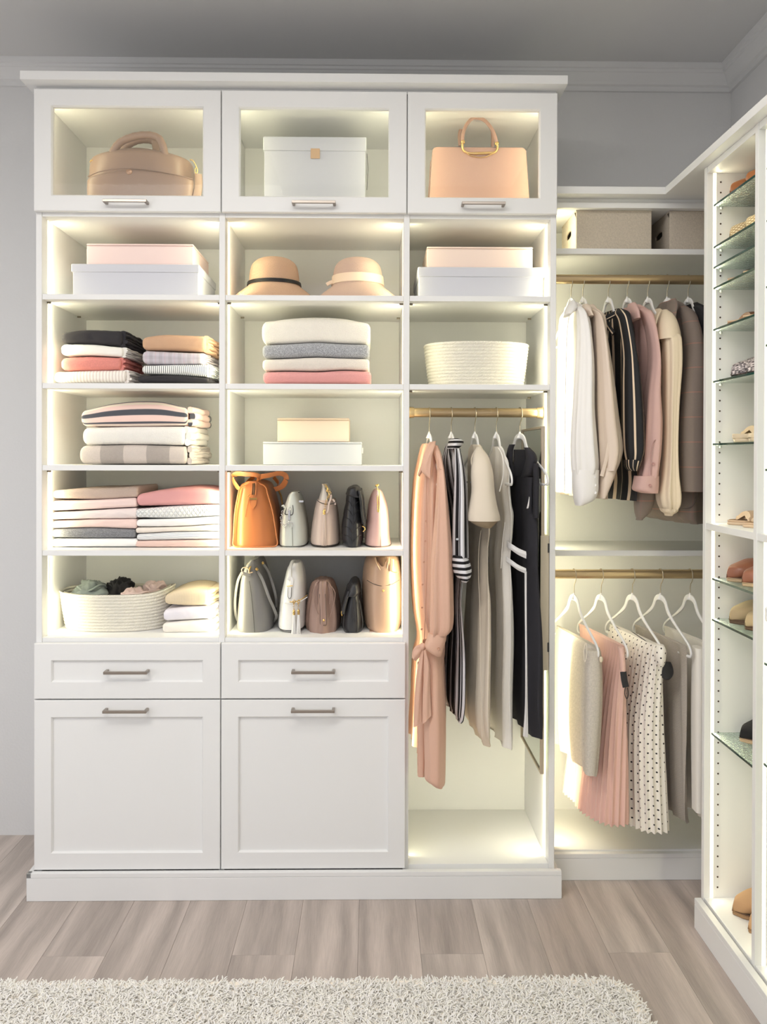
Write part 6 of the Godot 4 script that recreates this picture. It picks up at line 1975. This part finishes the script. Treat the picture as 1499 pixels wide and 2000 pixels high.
	part(tube([[1272, 1143, 1173, 0.02, 0.065], [1350, 1143, 1175, 0.025, 0.068], [1440, 1142, 1170, 0.025, 0.068], [1516, 1142, 1164, 0.022, 0.068]], 28, 2.4, [], 3), "front_flap", m, o)
	seam(o, "cord_loop", [[1144, 1256, 0.095], [1141, 1272, 0.098], [1143, 1293, 0.098], [1147, 1275, 0.098], [1146, 1256, 0.095]], 0.098, 0.0013, M("cord_cream", C("efe6d6"), 0.8))
	part(turned([[0.0, -0.01], [0.005, -0.007], [0.006, 0.0], [0.005, 0.007], [0.0, 0.01]], P(1175, 1288, 0.09), 12), "toggle", M("toggle", C("e6d9bf"), 0.5), o)


# ---------------------------------------------------------------- shoes: toe at x = 0 pointing to -x, sole on y = 0

func shoe_width(x: float) -> float:           # half width along the last, x in metres from the toe
	return along([0.0, 0.026, 0.036, 0.041, 0.043, 0.042, 0.039, 0.035, 0.032, 0.031, 0.031, 0.030, 0.026, 0.012], x / 0.245)


func sole_kit(y0: float, y1: float, grow: float) -> Kit:
	var k := Kit.new()
	var o := []
	for i in 25:
		var x := 0.245 * (0.5 - 0.5 * cos(PI * i / 24.0))
		o.append(Vector2(x, shoe_width(x) + grow))
	for i in range(23, 0, -1):
		var x := 0.245 * (0.5 - 0.5 * cos(PI * i / 24.0))
		o.append(Vector2(x, -shoe_width(x) - grow))
	k.slab(o, y0, y1, minf(0.003, (y1 - y0) * 0.4), 2)
	k.lay()
	return k


func shoe(kind: String, label: String, upper: Material, sole: Material, group: String, at: Vector3, turn := 0.0) -> Node3D:
	var o := thing(kind, label, "shoe", Vector3.ZERO, group)
	var base := 0.009
	if kind == "mule":
		base = 0.02
		part(sole_kit(0.012, 0.026, 0.002), "platform", sole, o)
		var h := Kit.new()
		h.lathe([[0.0, 0.0], [0.026, 0.0], [0.027, 0.003], [0.03, 0.02], [0.0, 0.02]], Vector3(0.205, 0, 0), 20, Vector3.UP, 1.1, 0.9)
		part(h, "heel", sole, o)
		h = Kit.new()
		h.lathe([[0.0, 0.0], [0.034, 0.0], [0.036, 0.004], [0.038, 0.014], [0.0, 0.014]], Vector3(0.05, 0, 0), 20, Vector3.UP, 1.2, 0.95)
		part(h, "front_sole", sole, o)
	else:
		part(sole_kit(0.0, base, 0.0025), "sole", sole, o)
	if kind in ["slide", "mule", "sandal"]:
		part(sole_kit(base, base + 0.005, 0.0), "insole", M("insole", D("d9b48f"), 0.6), o)
		var spans: Array = [[0.045, 0.115]] if kind != "sandal" else [[0.045, 0.062], [0.075, 0.092]]
		for s in spans:
			var rows := []
			for i in 9:
				var x := lerpf(s[0], s[1], i / 8.0)
				var w := shoe_width(x) + 0.002
				var row := PackedVector3Array()
				for side in 2:
					for j in 17:
						var q := PI * j / 16.0 if side == 0 else PI * (16 - j) / 16.0
						var r := 1.0 if side == 0 else 0.95
						row.append(Vector3(x + (0.012 if sin(q) > 0.5 else 0.0) * sin(q), base + sin(q) * (0.030 + 0.12 * (x - 0.045)) * r, cos(q) * w * r))
				rows.append(row)
			var k := Kit.new()
			k.grid(rows, true, 3)
			part(k, "strap", upper, o)
		if kind == "sandal":
			part(bar(curve([Vector3(0.17, 0.02, -0.03), Vector3(0.19, 0.05, -0.031), Vector3(0.215, 0.066, -0.02), Vector3(0.232, 0.07, 0.0), Vector3(0.215, 0.066, 0.02), Vector3(0.19, 0.05, 0.031), Vector3(0.17, 0.02, 0.03)], 5), 0.006, 0.0015, 8, 3.0, Vector3(0, 1, 0)), "ankle_strap", upper, o)
	else:
		var rows := []
		for i in 31:
			var t := i / 30.0
			var x := 0.245 * (0.5 - 0.5 * cos(PI * t))
			var w := maxf(shoe_width(x), 0.002)
			var open := smoothstep(0.085, 0.125, x)
			var h: float = along([0.012, 0.030, 0.038, 0.046, 0.056, 0.055, 0.050, 0.050, 0.054, 0.058, 0.060, 0.052], t)
			var top := PI * lerpf(1.0, 0.60, open)
			var row := PackedVector3Array()
			for j in 25:
				var q := lerpf(-top, top, j / 24.0)
				row.append(Vector3(x, base + h * 0.5 * (1.0 - cos(q)) * (1.0 if open < 0.01 else lerpf(1.0, 1.25, open)), w * signf(sin(q)) * pow(absf(sin(q)), 0.62)))
			rows.append(row)
		var k := Kit.new()
		k.grid(rows, false)
		part(k, "upper", upper, o)
		part(sole_kit(base, base + 0.004, -0.003), "insole", M("insole_dark", C("6a5141"), 0.8), o)
		var rim := []
		for i in 21:
			var a := TAU * i / 21.0
			var x := 0.172 + cos(a) * 0.066
			rim.append(Vector3(x, base + lerpf(0.058, 0.052, clampf((x - 0.1) / 0.13, 0, 1)), sin(a) * 0.027))
		part(bar(rim, 0.0016, 0.0016, 6, 2.0, Vector3.ZERO, true), "topline", upper, o)
		var ws := []
		for i in 33:
			var s: int = 1 if i <= 16 else -1
			var x := 0.2 * absf(16 - i) / 16.0
			ws.append(Vector3(x, base + 0.001, s * (shoe_width(x) + 0.001)))
		part(bar(ws, 0.0014, 0.0014, 5), "welt", sole, o)
	o.transform = Transform3D(Basis(Vector3.UP, turn), at)
	return o


func pair(kind: String, what: String, level: String, upper: Material, sole: Material, y: float, x: float, z: float):
	var g := what + " pair"
	var a := shoe(kind, "%s on %s, the left one" % [what, level], upper, sole, g, Vector3(x - 0.022, y + 0.0005, z), 0.06)
	copy_of(a, "%s on %s, the right one" % [what, level], Transform3D(Basis(Vector3.UP, 0.06), Vector3(x - 0.018, y + 0.0005, z + 0.094)))


func shoes():
	var tan_sole := M("tan_sole", D("b98a5c"), 0.6)
	var dark_sole := M("dark_sole", C("33302f"), 0.6)
	var gum := M("gum_sole", D("c9a67c"), 0.6)
	texs.straw = picture(64, 64, func(x, y):
		var q: float = absf(sin((x + y) * TAU / 32.0)) * absf(sin((x - y) * TAU / 32.0))
		return C("b89a6c").lerp(C("f0dcb4"), q * 1.4))
	texs.sequin = picture(64, 64, func(x, y):
		var v: float = fposmod(sin(floorf(x / 4.0) * 12.9 + floorf(y / 4.0) * 78.2) * 43758.5, 1.0)
		return Color(0.25, 0.22, 0.24).lerp(Color(0.95, 0.9, 0.9), v))
	var L := [2.1588, 2.0343, 1.9127, 1.7896, 1.6358, 1.4504, 1.2135, 1.05, 0.9286, 0.5887, KICK]
	pair("loafer", "orange-brown leather loafer", "the topmost glass shelf", leather("chestnut", "b9682f", 0.3), gum, L[0], 2.128, 0.285)
	pair("loafer", "woven straw flat", "the second glass shelf", M("straw", Color.WHITE, 0.85, {"tex": "straw", "scale": 26.0, "height": "straw", "hscale": 0.2}), tan_sole, L[1], 2.128, 0.285)
	pair("slide", "tan suede slide with a dark strap", "the fourth glass shelf", M("leopard_dark", C("3a2c24"), 0.6), M("tan_slide", D("cf9a5f"), 0.6), L[2], 2.122, 0.285)
	pair("sandal", "brown leather strappy sandal", "the fifth glass shelf", leather("brown_strap", "8a5636", 0.4), leather("brown_sole", "a9744a", 0.5), L[3], 2.122, 0.285)
	pair("loafer", "black and white tweed loafer", "the sixth glass shelf", M("sequin", Color.WHITE, 0.7, {"tex": "sequin", "scale": 18.0}), dark_sole, L[4], 2.134, 0.285)
	pair("mule", "beige block-heeled mule", "the seventh glass shelf", leather("beige_mule", "d3b48c", 0.35), leather("beige_heel", "dcc3a0", 0.3), L[5], 2.138, 0.285)
	pair("sandal", "pale tan thin sandal", "the solid white shelf", leather("pale_strap", "c9a683", 0.4), leather("pale_sole", "d6b693", 0.5), L[6], 2.125, 0.285)
	pair("loafer", "russet leather shoe", "the glass shelf just below the solid shelf", leather("russet", "a55f41", 0.35), gum, L[7], 2.122, 0.29)
	pair("loafer", "khaki suede shoe", "the second shelf below the solid shelf", M("khaki_suede", D("c6a97c"), 0.95, {"sheen": 0.4}), leather("umber", "6f5136", 0.6), L[8], 2.130, 0.29)
	pair("loafer", "black suede shoe with tan sole", "the lowest glass shelf", M("black_suede", C("201f21"), 0.9, {"sheen": 0.2}), gum, L[9], 2.158, 0.30)
	pair("loafer", "tan nubuck shoe", "the white bottom shelf", M("tan_nubuck", D("c49363"), 0.9, {"sheen": 0.4}), leather("tan_welt", "a87b4c", 0.6), L[10], 2.135, 0.31)
